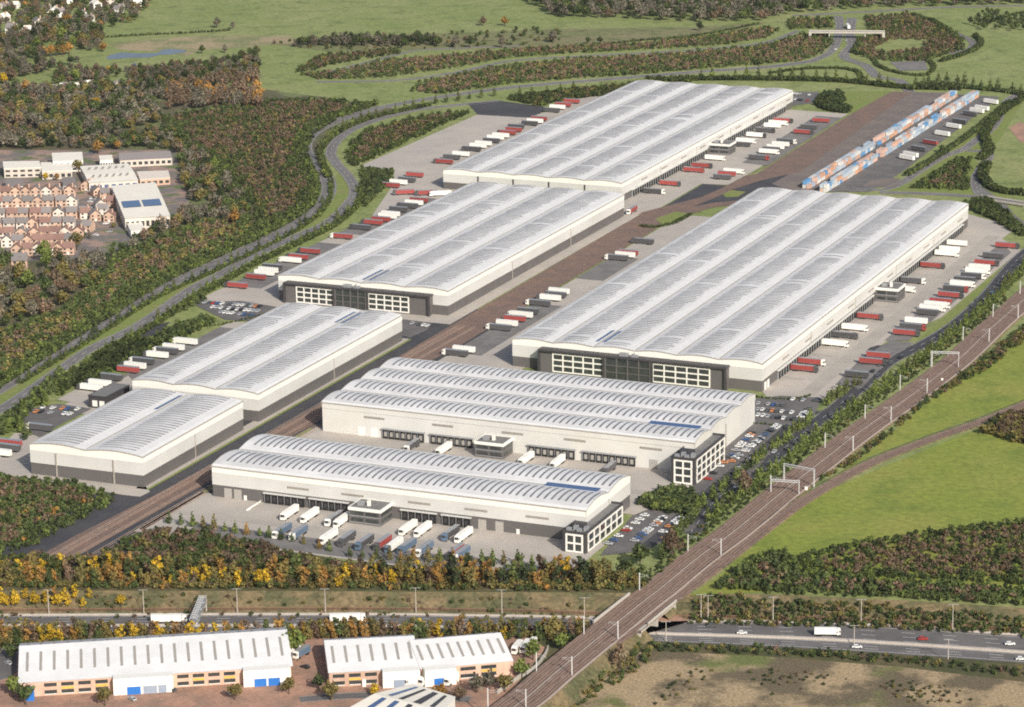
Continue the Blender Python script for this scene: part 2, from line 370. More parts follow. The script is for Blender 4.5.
ppatch('container_yard', [(805,192),(948,94),(1000,97),(905,170),(893,178),(870,192)], 'asphalt', .18)
ppatch('hardstanding', [(862,186),(872,180),(895,178),(903,181),(895,188)], 'ballastG', .24)
ppatch('hardstanding', [(890,62),(925,61),(928,70),(900,71)], 'pad', .2)
for k in range(7):
    mb = MB(); u = -732.0 + k*3.4
    for s in (-.72, .72): mb.box(-.12+s, .12+s, 0, (1600 if k < 4 else 1270+k*22) - 1105, 0, .16)
    if k in (2, 4): continue
    o = mb.build('railway_track', 'rail'); o.location = (*UV(u + 1.5, 1105), .30); o.rotation_euler = (0, 0, YAW - 0.012); tag(o, kind='structure')
for f in (0.1, .25, .4, .55, .7, .85):
    pl = np.array([P0(740 + 62*f, 178-6*f), P0(893+50*f, 93)]); mb = MB()
    for s in (-.72, .72): strip_into(mb, pl, s-.12, s+.12, .34)
    tag(mb.build('railway_track', 'ballastG'), kind='structure')

# ---------------------------------------------------------------- roads
R_out = [(-120,450),(-60,422),(0,389),(56,354),(100,327),(160,289.5),(217,263),(256,244.5),(288.5,228),(313.5,211),(327,196),(328,181),(319,167),(309,157),(305,148),(307,140),(315,132),(326,126),(340,120),(376,109),(431,98.5),(512,87.5),(587,81),(672,74),(712,71),(768,67),(815,61)]
road('dual_carriageway', R_out, 11, .14)
road('estate_road', [(-60,440),(0,410),(60,370),(91,349),(140,324.5),(190,290),(220,274.5),(256,255),(301,234.5),(328.5,222),(348,204),(355,191),(348.5,177),(336,163),(331,152),(340,138),(363,125),(411,111),(468.5,104),(500,101)], 8, .14)
road('country_lane', [(316,82),(396,80.5),(456,72.5),(512,61),(587,56),(662,52),(724,47.5),(768,42),(798,31)], 6, .14, marks=False)
road('country_lane', [(316,75),(361,64),(396,55),(426,50),(520,46)], 5, .13, marks=False)
road('country_lane', [(793,16),(863,12),(948,7.5),(1060,5)], 8, .14, marks=False)
road('link_road', [(852,18),(850,35),(852,45),(844,57),(866,66),(878,77),(898,80),(908,90),(911,94)], 9, .15)
road('link_road', [(838,16),(840,26),(836,44),(828,54),(812,61)], 8, .16)
road('country_lane', [(908,18),(930,23),(952,32),(970,40),(972,47),(962,51),(950,54)], 6, .14, marks=False)
road('yard_road', [(1060,80),(1013,97),(1003,110),(993,127),(974,142),(962,150),(943,157),(918,172),(900,184),(880,190),(840,188.5)], 7, .16)
road('yard_road', [(962,150),(988,153),(986,162),(980,170),(975.5,180),(978,192),(986,199)], 7, .17)
road('bridge_road', [(880,192.5),(930,194),(975,197),(1024,204),(1080,214)], 8, .18)
road('lower_lane', [(978,187),(1000,203),(1012,216),(1030,228),(1060,240)], 5, .12, marks=False)
PERIM = [(1090,215),(1050,236),(1018,259.5),(985.5,297),(953,326),(918,347),(888,363),(868,381),(835.5,408),(800.5,435),(768,462),(732,487),(710,506),(697,524),(690,534)]
road('perimeter_road', PERIM, 9, .15, m='blacktop')
road('perimeter_spur', [(918,347),(900,348),(880,347),(868,352)], 7, .20, m='blacktop', marks=False, edge=False)
road('perimeter_spur', [(835,408),(822,413),(812,412)], 6, .21, m='blacktop', marks=False, edge=False)
road('car_park_lane', [(740,468),(770,444),(790,426)], 6, .27, m='blacktop', marks=False, edge=False)
road('car_park_lane', [(640,552),(664,532),(690,508)], 6, .27, m='blacktop', marks=False, edge=False)
road('car_park_lane', [(700,500),(740,466)], 5, .26, m='blacktop', marks=False, edge=False)
road('forecourt_road', [(-40,682),(4,676),(8,655),(16,640)], 7, .14, m='asphalt', marks=False, zg=-5)
road('forecourt_road', [(300,700),(352,696),(420,697),(470,700)], 6, .14, m='asphalt', marks=False, zg=-5)
# motorway
def motorway():
    mid = []
    for x in np.linspace(-800, 800, 60): mid.append((x, yl(L2, x), yl(L3, x)))
    def at(f): return np.array([(x, a*(1-f) + b*f) for x, a, b in mid])
    def strip(name, f0, f1, z, m):
        a, b = at(f0), at(f1); mb = MB()
        for i in range(len(a)-1): mb.face([(*b[i], z), (*b[i+1], z), (*a[i+1], z), (*a[i], z)])
        return tag(mb.build(name, m), kind='structure')
    strip('motorway', .03, .60, -5.95, 'asphalt'); strip('motorway', .67, .98, -5.94, 'asphalt')
    mb = MB(); a, b = at(.605), at(.655)
    for i in range(len(a)-1): mb.face([(*b[i], -5.1), (*b[i+1], -5.1), (*a[i+1], -5.1), (*a[i], -5.1)]); mb.face([(*b[i], -6), (*b[i+1], -6), (*b[i+1], -5.1), (*b[i], -5.1)])
    tag(mb.build('motorway_median', 'kerb'), kind='structure')
    k = MB()
    for f in (.20, .36, .52, .78, .88):
        a = resample(at(f), 3.0); strip_into(k, a, -.12, .12, -5.88, 0, (2, 6))
    for f in (.06, .58, .69, .96): strip_into(k, at(f), -.12, .12, -5.88)
    tag(k.build('motorway_markings', 'paint'), kind='structure')
    # kerb wall along the far side and barrier posts
    a = at(.0); w = MB()
    for i in range(len(a)-1):
        (x0, y0), (x1, y1) = a[i], a[i+1]
        w.face([(x0,y0,-6.1),(x1,y1,-6.1),(x1,y1,-5.3),(x0,y0,-5.3)]); w.face([(x0,y0,-5.3),(x1,y1,-5.3),(x1,y1+.9,-5.2),(x0,y0+.9,-5.2)])
    tag(w.build('retaining_kerb', 'kerb'), 'long low pale kerb wall along the far edge of the motorway', 'wall')
    fe = MB(); pl = resample(np.array([(p[0], p[1]+3.0) for p in at(0)]), 2.5)
    for p in pl: fe.box(p[0]-.08, p[0]+.08, p[1]-.08, p[1]+.08, gz(*p)-.2, gz(*p)+1.5)
    for h in (.6, 1.3):
        for i in range(len(pl)-1):
            za, zb = gz(*pl[i]), gz(*pl[i+1])
            fe.face([(*pl[i], za+h-.14), (*pl[i+1], zb+h-.14), (*pl[i+1], zb+h+.14), (*pl[i], za+h+.14)])
    tag(fe.build('timber_fence', mat('weathered_fence_timber', (.22,.12,.085), .9, .2, .5)), 'reddish brown post and rail fence above the motorway', 'fence')
motorway()

# ---------------------------------------------------------------- warehouses
def arc(t, rise): return rise*(1-(2*t-1)**2)
def warehouse(label, org, yaw, w, d, h, nb, axis, rise, dockspec=(), style='banded', rl='rooflight', pitch=3.5, downpipes=True, hb=6.2, fasc=3.1):
    t = thing('distribution_warehouse', label, 'warehouse', (*org, 0), yaw)
    hf = h - fasc
    if style == 'banded':
        MB().box(0, w, 0, d, 0, hb).build('base_cladding', 'dark', t)
        MB().box(-.12, w+.12, -.12, d+.12, hb, hf).build('wall', 'clad', t)
        fm = 'fascia'
    else:
        MB().box(0, w, 0, d, 0, hf).build('wall', 'cream', t); fm = 'cream'
    def X(a, b, z): return (a, b, z) if axis == 'v' else (b, a, z)      # a across the bays, b along them
    A, B = (w, d) if axis == 'v' else (d, w)
    seg = 14; prof = []
    for k in range(nb):
        for j in range(seg): prof.append(((k + j/seg)*A/nb, h + arc(j/seg, rise)))
    prof.append((A, h))
    prof = [(a, z + .25*math.exp(-min(abs(a - A/nb*round(a*nb/A)), 9)**2/6) if 0.5 < a < A-.5 else z) for a, z in prof]
    # fascia band with wavy top on the gables
    fb = MB(); g = .25
    for b0, b1 in ((-g, .05), (B-.05, B+g)):
        for (a0, z0), (a1, z1) in zip(prof, prof[1:]):
            q = [X(a0,b0,hf), X(a1,b0,hf), X(a1,b0,z1), X(a0,b0,z0)]; fb.face(q)
            fb.face([X(a0,b1,hf), X(a1,b1,hf), X(a1,b1,z1), X(a0,b1,z0)][::-1])
            fb.face([X(a0,b0,z0), X(a1,b0,z1), X(a1,b1,z1), X(a0,b1,z0)]); fb.face([X(a0,b0,hf), X(a0,b1,hf), X(a1,b1,hf), X(a1,b0,hf)])
    for a0, a1 in ((-g, .05), (A-.05, A+g)):
        fb.box(*sorted((X(a0,0,0)[0], X(a1,B,0)[0])), *sorted((X(a0,0,0)[1], X(a1,B,0)[1])), hf, h)
    fb.build('fascia', fm, t)
    rb = MB(); o = .35
    for i, ((a0, z0), (a1, z1)) in enumerate(zip(prof, prof[1:])):
        j = i % seg; mm = 1 if (j >= seg-3 or j == 0) else 0  # pale valley bands, wider on the slope painted as sunlit
        q = [X(a0,-o,z0+.12), X(a1,-o,z1+.12), X(a1,B+o,z1+.12), X(a0,B+o,z0+.12)]
        rb.face(q if axis == 'v' else q[::-1], mm)
    ns = int(B/pitch) - 1; t0, t1 = .14, .80
    if rl == 'rooflightD': t0, t1 = .20, .80
    big = rl == 'rooflight' and nb > 2
    sg = 7; wid = 1.25 if rl == 'rooflight' else 1.1
    if rl == 'rooflight' and nb > 3: pitch = 3.8; ns = int(B/pitch) - 1; wid = 1.35
    for k in range(nb):
        for s in range(1, ns):
            b = (s+.5)*B/ns
            jit = 0
            if big:
                if random.random() < .04: continue
                t0 = .13 + random.uniform(0, .05); t1 = .66 + random.uniform(0, .08)
            for e in range(sg):
                ta, tb = t0 + jit + (t1-t0)*e/sg, t0 + jit + (t1-t0)*(e+1)/sg
                q = [X((k+ta)*A/nb, b-wid/2, h+arc(ta,rise)+.26), X((k+tb)*A/nb, b-wid/2, h+arc(tb,rise)+.26), X((k+tb)*A/nb, b+wid/2, h+arc(tb,rise)+.26), X((k+ta)*A/nb, b+wid/2, h+arc(ta,rise)+.26)]
                rb.face(q if axis == 'v' else q[::-1], 2)
    rb.build('roof', ['roof', 'lit_valley_band', rl], t)
    tr = MB()
    for a0, a1 in ((-.55, -.2), (A+.2, A+.55)):
        p, q = X(a0,-.5,0), X(a1,B+.5,0); tr.box(min(p[0],q[0]), max(p[0],q[0]), min(p[1],q[1]), max(p[1],q[1]), h-.25, h+.22)
    for b0 in (-.55, B+.27):
        for (a0, z0), (a1, z1) in zip(prof, prof[1:]):
            tr.face([X(a0,b0,z0-.15), X(a1,b0,z1-.15), X(a1,b0,z1+.25), X(a0,b0,z0+.25)]); tr.face([X(a0,b0,z0+.25), X(a1,b0,z1+.25), X(a1,b0+.28,z1+.25), X(a0,b0+.28,z0+.25)])
    tr.build('eaves_trim', 'trim', t)
    vg = MB()
    for k in range(1, nb):
        a = k*A/nb; p, q = X(a-.35,1,0), X(a+.35,B-1,0)
        vg.box(min(p[0],q[0]), max(p[0],q[0]), min(p[1],q[1]), max(p[1],q[1]), h+.1, h+.62)
    vg.build('valley_gutter', 'trim', t)
    if downpipes and style == 'banded':
        for k in range(1, nb):
            if axis == 'v' and nb != 2: MB().box(k*w/nb-.35, k*w/nb+.35, -.75, -.12, 0, hf).build('downpipe', 'black' if nb > 4 else 'trim', t)
    if nb == 2 and axis == 'v':
        for f in (.235, .745): MB().box(f*w-.3, f*w+.3, -.75, -.12, 0, hf).build('downpipe', 'trim', t)
    n = max(2, int(d/75))
    for k in range(1, n):
        MB().box(w+.12, w+.5, k*d/n-.2, k*d/n+.2, 0, hf).build('downpipe', 'trim', t)
    # docks: (side, from, to, count)
    def dock_mesh():
        mb = MB()
        mb.box(-1.65, -1.2, -.8, 0, 1.0, 5.0, 0); mb.box(1.2, 1.65, -.8, 0, 1.0, 5.0, 0); mb.box(-1.65, 1.65, -.8, 0, 4.3, 5.2, 0)
        mb.box(-1.2, 1.2, -.12, -.02, 1.2, 4.3, 1); mb.box(-1.65, 1.65, -.95, 0, .4, 1.2, 0)
        mb.box(-1.92, -1.68, -.9, 0, 0, 5.0, 2)
        return mb
    proto = None
    for side, a, b, cnt in dockspec:
        for i in range(cnt):
            q = a + (b-a)*(i+.5)/cnt
            if proto is None: o_ = proto = dock_mesh().build('dock_door', ['rubber', 'shutter' if style != 'banded' else 'black', 'plant'], t)
            else: o_ = proto.copy(); C.objects.link(o_); o_.parent = t
            o_.location = (q, -.14, 0) if side == 'front' else (w+.14, q, 0)
            o_.rotation_euler = (0, 0, 0 if side == 'front' else PI/2)
        L = abs(b-a)
        cb = MB()
        if side == 'front': cb.box(min(a,b)-.6, max(a,b)+.6, -1.5, -.14, 5.25, 5.75)
        else: cb.box(w+.14, w+1.6, min(a,b)-.6, max(a,b)+.6, 5.25, 5.75)
        cb.build('dock_canopy', 'clad' if style == 'banded' else 'plant', t)
    return t
def front_box(t, name, m, x0, x1, y0, y1, z0, z1): return MB().box(x0, x1, y0, y1, z0, z1).build(name, m, t)
def louvre(t, side, q, z, L=11, depth=.35, w=0):
    mb = MB()
    for k in range(3):
        if side == 'front': mb.box(q, q+L, -depth, -.13, z+k*.38, z+k*.38+.26)
        else: mb.box(w+.13, w+depth, q, q+L, z+k*.38, z+k*.38+.26)
    mb.build('louvre', 'trim', t)
def window_wall(parent, x0, x1, z0, z1, y, cols, rows, face='front', frame='white', fw=.75):
    """white lattice frame standing proud with one glazed window in each opening"""
    fr = MB(); cw, rh = (x1-x0)/cols, (z1-z0)/rows
    def put(mb, a0, a1, c0, c1, p0, p1):
        if face == 'front': mb.box(a0, a1, y-p1, y-p0, c0, c1)
        else: mb.box(y+p0, y+p1, a0, a1, c0, c1)
    for i in range(cols+1): put(fr, x0+i*cw-fw/2, x0+i*cw+fw/2, z0, z1, .02, .5)
    for j in range(rows+1): put(fr, x0-fw/2, x1+fw/2, z0+j*rh-fw/2, z0+j*rh+fw/2, .02, .44)
    fr.build('window_frame', frame, parent)
    for i in range(cols):
        for j in range(rows):
            g = MB(); put(g, x0+i*cw+fw/2, x0+(i+1)*cw-fw/2, z0+j*rh+fw/2, z0+(j+1)*rh-fw/2, -.05, .12); g.build('window', 'glass', parent)
def front_office(t, x0, x1, depth, z1, fr, rows=3):
    b = MB().box(x0, x1, -depth, -.15, 0, z1-.1).build('office_block', 'dark', t)
    MB().box(x0-.5, x1+.5, -depth-1.6, -.14, z1-.1, z1+.9).build('roof_canopy', 'black', b)
    for a, c in ((x0-.5, x0+.7), (x1-.7, x1+.5)): MB().box(a, c, -depth-1.6, -depth+.3, 0, z1-.1).build('portal_leg', 'black', b)
    L = x1-x0; p = [x0 + L*f for f in fr]
    window_wall(b, p[0], p[1], 1.2, z1-1.2, -depth, 5, rows)
    window_wall(b, p[2], p[3], 1.2, z1-1.2, -depth, 5, rows)
    MB().box(p[1]+1.2, p[2]-1.2, -depth-.9, -depth-.02, 0, z1-.12).build('entrance_glazing', 'glass', b)
    mb = MB()
    for k in range(5):
        q = p[1]+1.5 + (p[2]-p[1]-3)*k/4; mb.box(q-.35, q+.35, -depth-1.5, -depth-.92, 0, z1-.15)
    for z in (4.2, 8.2): mb.box(p[1]+1.2, p[2]-1.2, -depth-1.3, -depth-.95, z, z+.5)
    mb.build('entrance_mullion', 'dark', b)
    for a, c in ((p[1]-.2, p[1]+1.2), (p[2]-1.2, p[2]+.2)): MB().box(a, c, -depth-1.6, -depth-.02, 0, z1-.12).build('entrance_pier', 'black', b)
    m2 = (p[1]+p[2])/2
    mb = MB().box(m2-6, m2-1, -depth+1, -depth+4, z1+.9, z1+2.6); mb.box(m2+1, m2+5, -depth+1, -depth+3.4, z1+.9, z1+2.1); mb.bar((m2, -depth+1, z1+.9), (m2+4, -depth, z1+4), .25)
    mb.build('roof_plant', 'plant', b)
def corner_office(t, x0, x1, y0, y1, z1, rows):
    b = MB().box(x0, x1, y0, y1, 0, z1).build('office_block', 'black', t)
    mb = MB(); e = .35
    for q in ((x0-.1,x1+.1,y0-.1,y0+e),(x0-.1,x1+.1,y1-e,y1+.1),(x0-.1,x0+e,y0+e,y1-e),(x1-e,x1+.1,y0+e,y1-e)): mb.box(*q, z1, z1+1.1)
    mb.build('parapet', 'black', b); MB().box(x0+.4, x1-.4, y0+.4, y1-.4, z1, z1+.12).build('roof_deck', 'roofdeck', b)
    mb = MB()
    for k in range(4): mb.box(x0+1+k*2.6, x0+3+k*2.6, y0+2+(k%2)*2.5, y0+4.4+(k%2)*2.5, z1+.12, z1+1.6+.5*(k%2))
    mb.build('roof_plant', 'plant', b); MB().box(x0+1.5, x1-4, y0+8, y0+12, z1+.12, z1+2.3).build('plant_room', 'black', b)
    window_wall(b, x0+2, x1-1.6, .8, z1-.6, y0, 2, rows, fw=.8)
    window_wall(b, y0+3, y1-1.5, .8, z1-.6, x1, 6, rows, face='right', fw=.7)
def dock_office(t, x0, x1, y0, y1, z1, openface):
    b = MB().box(x0, x1, y0, y1, 0, z1).build('dock_office', 'dark', t)
    MB().box(x0-.3, x1+.3, y0-.3, y1+.3, z1, z1+1.5).build('parapet', 'fascia', b)
    MB().box(x0+.5, x1-.5, y0+.5, y1-.5, z1+1.5, z1+1.52).build('roof_deck', 'roofdeck', b)
    mb = MB().box(x0+3, x0+6, y0+3, y0+6, z1+1.52, z1+3.2); mb.box(x0+8, x0+9.4, y0+4, y0+5.5, z1+1.52, z1+4.2, 1); mb.build('roof_plant', ['plant', 'white'], b)
    for z in (1.6, z1/2+1.4):
        MB().box(x0+1.2, (x0+x1)/2-.6, y0-.15, y0-.01, z, z+1.7).build('window', 'glass', b)
        MB().box((x0+x1)/2+.6, x1-1.2, y0-.15, y0-.01, z, z+1.7).build('window', 'glass', b)
        MB().box(x1+.01, x1+.15, y0+1.2, y1-1.2, z, z+1.7).build('window', 'glass', b)
        MB().box(x0-.02, x1+.2, y0-.2, y0-.16, z-.75, z-.35).build('band', 'plant', b)
def solar(t, segs, axis, h, bay, k, rise, b0, b1, off=2.2):
    for sgn in segs:
        a = k*bay + sgn*off; mb = MB()
        if axis == 'v': q = [(a-1.1,b0,h+.75),(a+1.1,b0,h+1.05),(a+1.1,b1,h+1.05),(a-1.1,b1,h+.75)]
        else: q = [(b0,a-1.1,h+.75),(b1,a-1.1,h+.75),(b1,a+1.1,h+1.05),(b0,a+1.1,h+1.05)]
        mb.face(q); mb.face([(x,y,z-.12) for x,y,z in q][::-1])
        for i in range(4): a_, b_ = q[i], q[(i+1) % 4]; mb.face([(a_[0],a_[1],a_[2]-.12),(b_[0],b_[1],b_[2]-.12),b_,a_])
        mb.build('solar_panel', 'solar', t)
yA, yB, yC, yD3, yD4, yD6, yD7 = -.40963, -.41031, -.41033, -.40927, -.39972, -.40707, -.40463
wA = warehouse('huge white roofed warehouse farthest from camera, docks facing the container yard', (-48.73,2154.24), yA, 140.3, 395.3, 14.15, 5, 'v', 1.3, [('right',20,180,34),('right',208,372,34)], fasc=2.9, hb=5.2)
dock_office(wA, 140.5, 157, 187, 202, 7, 'right')
wB = warehouse('large white roofed warehouse in the middle left with two winged dark office front', (-146.4,1826.94), yB, 117.16, 298.6, 15.53, 4, 'v', 1.35)
front_office(wB, 7, 107, 5.5, 12.2, (.085,.345,.585,.86))
solar(wB, (-1, 1), 'v', 15.53, 117.16/4, 2, 1.6, 6, 34)
wC = warehouse('biggest white roofed warehouse on the right with long dark office front', (.41,1661.67), yC, 151.35, 440.2, 16.12, 6, 'v', 1.35, [('right',26,212,40),('right',240,424,40)])
front_office(wC, 19, 132, 5.5, 12.8, (.075,.35,.615,.915))
dock_office(wC, 151.55, 166, 219, 235, 7.5, 'right')
solar(wC, (-1, 1), 'v', 16.12, 151.35/6, 2, 1.7, 10, 36)
for q in range(35, 420, 42): louvre(wC, 'right', q, 9.0, 12, .4, 151.35)
for q in range(40, 380, 42): louvre(wA, 'right', q, 8.2, 12, .4, 140.3)
for y0 in (3.5, 8.5): MB().box(151.5, 151.75, y0, y0+3.2, .1, 4.6).build('level_access_door', 'white', wC)
wD3 = warehouse('medium white roofed warehouse left of centre standing between two larger warehouses', (-209.62,1586.04), yD3, 78.23, 181.9, 15.79, 3, 'v', 1.4, fasc=3.3)
solar(wD3, (-1, 1), 'v', 15.79, 78.23/3, 2, 1.6, 150, 176)
wD4 = warehouse('smallest white roofed warehouse at lower left with two roof vaults', (-247.96,1466.19), yD4, 65.98, 108.2, 16.16, 2, 'v', 1.6, fasc=3.2, hb=6.4)
solar(wD4, (-1,), 'v', 16.16, 65.98/2, 1, 1.8, 76, 104)
wD6 = warehouse('long cream walled warehouse with dock row and four roof vaults', (-102.04,1535.75), yD6, 211.48, 95.99, 16.25, 4, 'u', 1.7, [('front',36,60,7),('front',64,88,7),('front',120,146,7),('front',150.5,179.6,8)], style='cream', rl='rooflightD', pitch=3.6)
corner_office(wD6, 205.8, 218.4, -19, 27, 13.0, 3)
dock_office(wD6, 95, 111, -13, -.2, 7.0, 'front')
solar(wD6, (1, -1), 'u', 16.25, 95.99/4, 1, 1.7, 178, 206, 1.6)
for q in (25, 65, 105, 140, 182): louvre(wD6, 'front', q, 10.3, 12)
for q in (21, 28.5): MB().box(q, q+4, -.16, .1, 0, 4.8).build('level_access_door', 'fascia', wD6)
MB().box(187, 191.5, -.16, .1, 0, 5).build('level_access_door', 'shutter', wD6)
wD7 = warehouse('nearest long warehouse with two roof vaults and lorries docked at its grey front', (-150.63,1424.72), yD7, 200.9, 58.65, 15.87, 2, 'u', 2.2, [('front',29.5,51.5,6),('front',54.7,75.3,6),('front',104.5,122.9,5),('front',126.3,141,4)], rl='rooflightD', pitch=3.55, hb=6.4)
corner_office(wD7, 195.4, 207, -16, 33, 9.6, 2)
dock_office(wD7, 82.5, 99.5, -14, -.2, 7.0, 'front')
solar(wD7, (1, -1), 'u', 15.87, 58.65/2, 1, 2.2, 168, 196, 1.8)
for q in (42, 72, 108, 138, 170): louvre(wD7, 'front', q, 9.2, 12)
for q in (6.5, 12, 145, 154): MB().box(q, q+4.2, -.18, .1, 0, 5.2).build('level_access_door', 'shutter', wD7)
for q in (17.5, 165): MB().box(q, q+1.6, -.2, .1, 0, 2.6).build('personnel_door', 'white', wD7)
mb = MB(); mb.face([(27,-15,.1),(27.5,-15,.1),(27.5,-.2,1.3),(27,-.2,1.3)]); mb.box(26.6,27.0,-15,-.2,0,.9); mb.build('ramp_wall', 'fascia', wD7)
# small office beside the smallest warehouse
hp = P(92, 408); t = thing('site_office', 'small black flat roofed office between the two left warehouses', 'office', hp, YAW)
MB().box(-2, 9, 0, 26, 0, 6.5).build('wall', 'black', t); MB().box(-2.2, 9.2, -.2, 26.2, 6.5, 7.3).build('parapet', 'black', t); MB().box(-1.6, 8.6, .4, 25.6, 7.3, 7.35).build('roof', 'roofdeck', t)
for k in range(2): MB().box(.5+k*4.5, 3.6+k*4.5, -.2, -.02, 1.2, 4.6).build('window', 'white', t)

# ---------------------------------------------------------------- vehicles
def wheel_mesh(r=.52, wd=.34):
    mb = MB(); mb.bar((0, -wd/2, 0), (0, wd/2, 0), r, n=12); return mb
WHEEL = None
def add_wheels(t, spots, r=.5, wd=.5):
    global WHEEL
    for x, y in spots:
        o = WHEELS[r].copy() if r in WHEELS else None
        if o is None: o = wheel_mesh(r, wd).build('wheel', 'tyre', t); WHEELS[r] = o
        else: C.objects.link(o); o.parent = t
        o.location = (x, y, r)
WHEELS = {}
LOR = {}
def lorry_proto(col, cab):
    t = thing('articulated_lorry' if cab else 'semi_trailer', None, 'lorry' if cab else 'trailer', (0,0,-50))
    mb = MB().box(-6.8, 6.8, -1.27, 1.27, 1.25, 4.05); 
    mb.build('trailer_body', 't_'+col, t)
    rl = MB()
    for z0, z1 in ((1.17, 1.25), (4.05, 4.12)): rl.box(-6.84, 6.84, -1.3, 1.3, z0, z1)
    rl.build('trailer_rail', 'plant' if col != 'white' else 't_white', t)
    ch = MB().box(-6.5, 6.6, -.5, .5, .85, 1.17)
    if not cab: ch.box(3.6, 3.8, -1.0, -.8, 0, .85); ch.box(3.6, 3.8, .8, 1.0, 0, .85)
    ch.build('trailer_chassis', 'chassis', t)
    add_wheels(t, [(x, y) for x in (-5.0, -3.7, -2.4) for y in (-1.05, 1.05)], .5)
    if cab:
        c = MB(); prof = [(7.0,.7),(9.25,.7),(9.3,2.1),(9.05,3.55),(8.3,3.9),(7.0,3.95)]
        n = len(prof)
        for s in (0, 1):
            y = (-1.22, 1.22)[s]; c.face([(x, y, z) for x, z in (prof if s == 0 else prof[::-1])])
        for i in range(n):
            (xa, za), (xb, zb) = prof[i], prof[(i+1) % n]; c.face([(xa,1.22,za),(xb,1.22,zb),(xb,-1.22,zb),(xa,-1.22,za)][::-1])
        c.build('cab', 't_'+cab, t)
        g = MB(); g.face([(9.32,-1.05,2.15),(9.32,1.05,2.15),(9.09,1.05,3.4),(9.09,-1.05,3.4)])
        for y in (-1.235, 1.235): g.face([(8.2,y,2.15),(9.1,y,2.15),(8.95,y,3.1),(8.2,y,3.1)])
        g.build('windscreen', 'glass', t)
        MB().box(4.6, 9.1, -.45, .45, .5, .84).build('tractor_chassis', 'chassis', t)
        add_wheels(t, [(x, y) for x in (8.4, 5.3) for y in (-1.05, 1.05)], .52)
    index_kids(t); return t
ROWS = {}
def lorry(px, py, col, cab, ang, row, z=2.6):
    key = (col, cab)
    if key not in LOR: LOR[key] = lorry_proto(*key)
    q = P(px, py, z); q[:2] += RNG.normal(0, .22, 2); o = dup(LOR[key], q, ang + random.uniform(-.022, .022)); o['category'] = 'lorry' if cab else 'trailer'
    cn = {'dark': 'charcoal', 'blue': 'slate blue'}.get(col, col)
    kind = 'lorry' if cab else 'parked trailer'
    if cab and cab != col: kind = 'lorry with %s cab' % ({'dark': 'black', 'blue': 'blue'}.get(cab, cab))
    ROWS.setdefault(row, []).append((q, cn + ' ' + kind, o)); return o
def finish_rows():
    for (phrase, end), L in ROWS.items():
        byc = {}
        for q, k, o in sorted(L, key=lambda a: a[0][1]): byc.setdefault(k, []).append(o)
        for k, os in byc.items():
            for i, o in enumerate(os):
                if len(os) == 1: o['label'] = f'only {k} {phrase}'
                else: o['label'] = f'{nth(i+1)} {k} from near end, {phrase}'
                o['group'] = GROUPS.get(phrase, 'vehicles ' + phrase)
GROUPS = {}
RT, LF, DN, UP = YAW, YAW+PI, YAW-PI/2, YAW+PI/2
# docked along the right wall of the biggest warehouse
r = ('docked beside biggest warehouse', 0)
for x, y, c, k in [(957,242.5,'white',None),(949.4,248.4,'white',None),(945.2,252.5,'white','white'),(931,264.4,'red','dark'),(911.5,279.5,'dark','white'),(901,288,'white','white'),(868.3,315.2,'red','dark'),(853,326.6,'white','white'),(843.3,334,'dark','dark'),(834,342,'white','white'),(810.5,360.5,'red','white'),(803,367.2,'red','dark')]:
    lorry(x, y, c, k, RT, r)
r = ('in biggest warehouse outer row', 0)
for x, y, c, k in [(1005.6,244.4,'red','dark'),(994,254.7,'dark',None),(985,261.6,'red','dark'),(980,266.3,'white',None),(976.4,269.7,'white','white'),(971,274.8,'dark','white'),(964.7,279,'dark',None),(961,282.8,'white','white'),(953.8,287.7,'dark','red'),(949.4,293.8,'red','dark'),(940,300,'red',None),(935,303.8,'white','white'),(931,307.2,'white','white'),(927.2,311.3,'dark',None),(916.3,320,'white',None),(911,325.8,'dark','red'),(904.5,331.6,'red','dark'),(877.7,354.2,'red',None),(871,360.3,'red','dark'),(856.6,373.4,'dark',None)]:
    lorry(x, y, c, k, RT, r)
r = ('docked beside farthest warehouse', 0)
for x, y, c, k in [(653,190.3,'dark','white'),(668.4,182.5,'red','dark'),(692.7,169,'red','red'),(700.5,164.4,'red','dark'),(713.8,157.2,'white','white'),(741.6,143.8,'dark',None),(744.7,140,'white','white'),(755,134.4,'white','dark'),(764,129.4,'dark','dark'),(772.3,125,'white',None),(777,122.2,'white','white'),(782,119.6,'red','dark')]:
    lorry(x, y, c, k, RT, r)
r = ('in farthest warehouse outer row', 0)
for x, y, c, k in [(820.8,119.7,'red',None),(808.8,126.4,'dark',None),(802.2,131.1,'red','dark'),(785.3,140.5,'dark','white'),(781,143.6,'white',None),(776,146.3,'white',None),(771.3,148.6,'dark',None),(767.8,151,'white','white'),(757.5,156.6,'dark','red'),(732.5,170.5,'white','white'),(727,173,'red',None),(722,176.4,'dark',None)]:
    lorry(x, y, c, k, RT, r)
lorry(632.8, 209, 'red', 'white', DN, ('leaving the farthest warehouse yard by the rails', 0))
r = ('left of farthest warehouse', 0)
for x, y, c, k in [(444.5,160.8,'red','dark'),(451.6,156.4,'dark',None),(460.6,153.4,'white',None),(472.7,148.3,'dark','dark'),(478,145,'white',None),(483.6,142.8,'white',None),(492,140,'dark',None),(496,137,'white',None),(501,134.8,'white',None),(507.8,131.9,'red','dark'),(513.5,129,'red',None),(516,126,'dark',None),(529.7,122.6,'dark',None),(534.7,120.4,'white',None),(539,118,'red',None),(552,109.5,'dark',None),(557,106.5,'white',None),(563,104,'red',None),(572,100.5,'red',None)]:
    lorry(x, y, c, k, LF, r)
r = ('in the corner before farthest warehouse', 0)
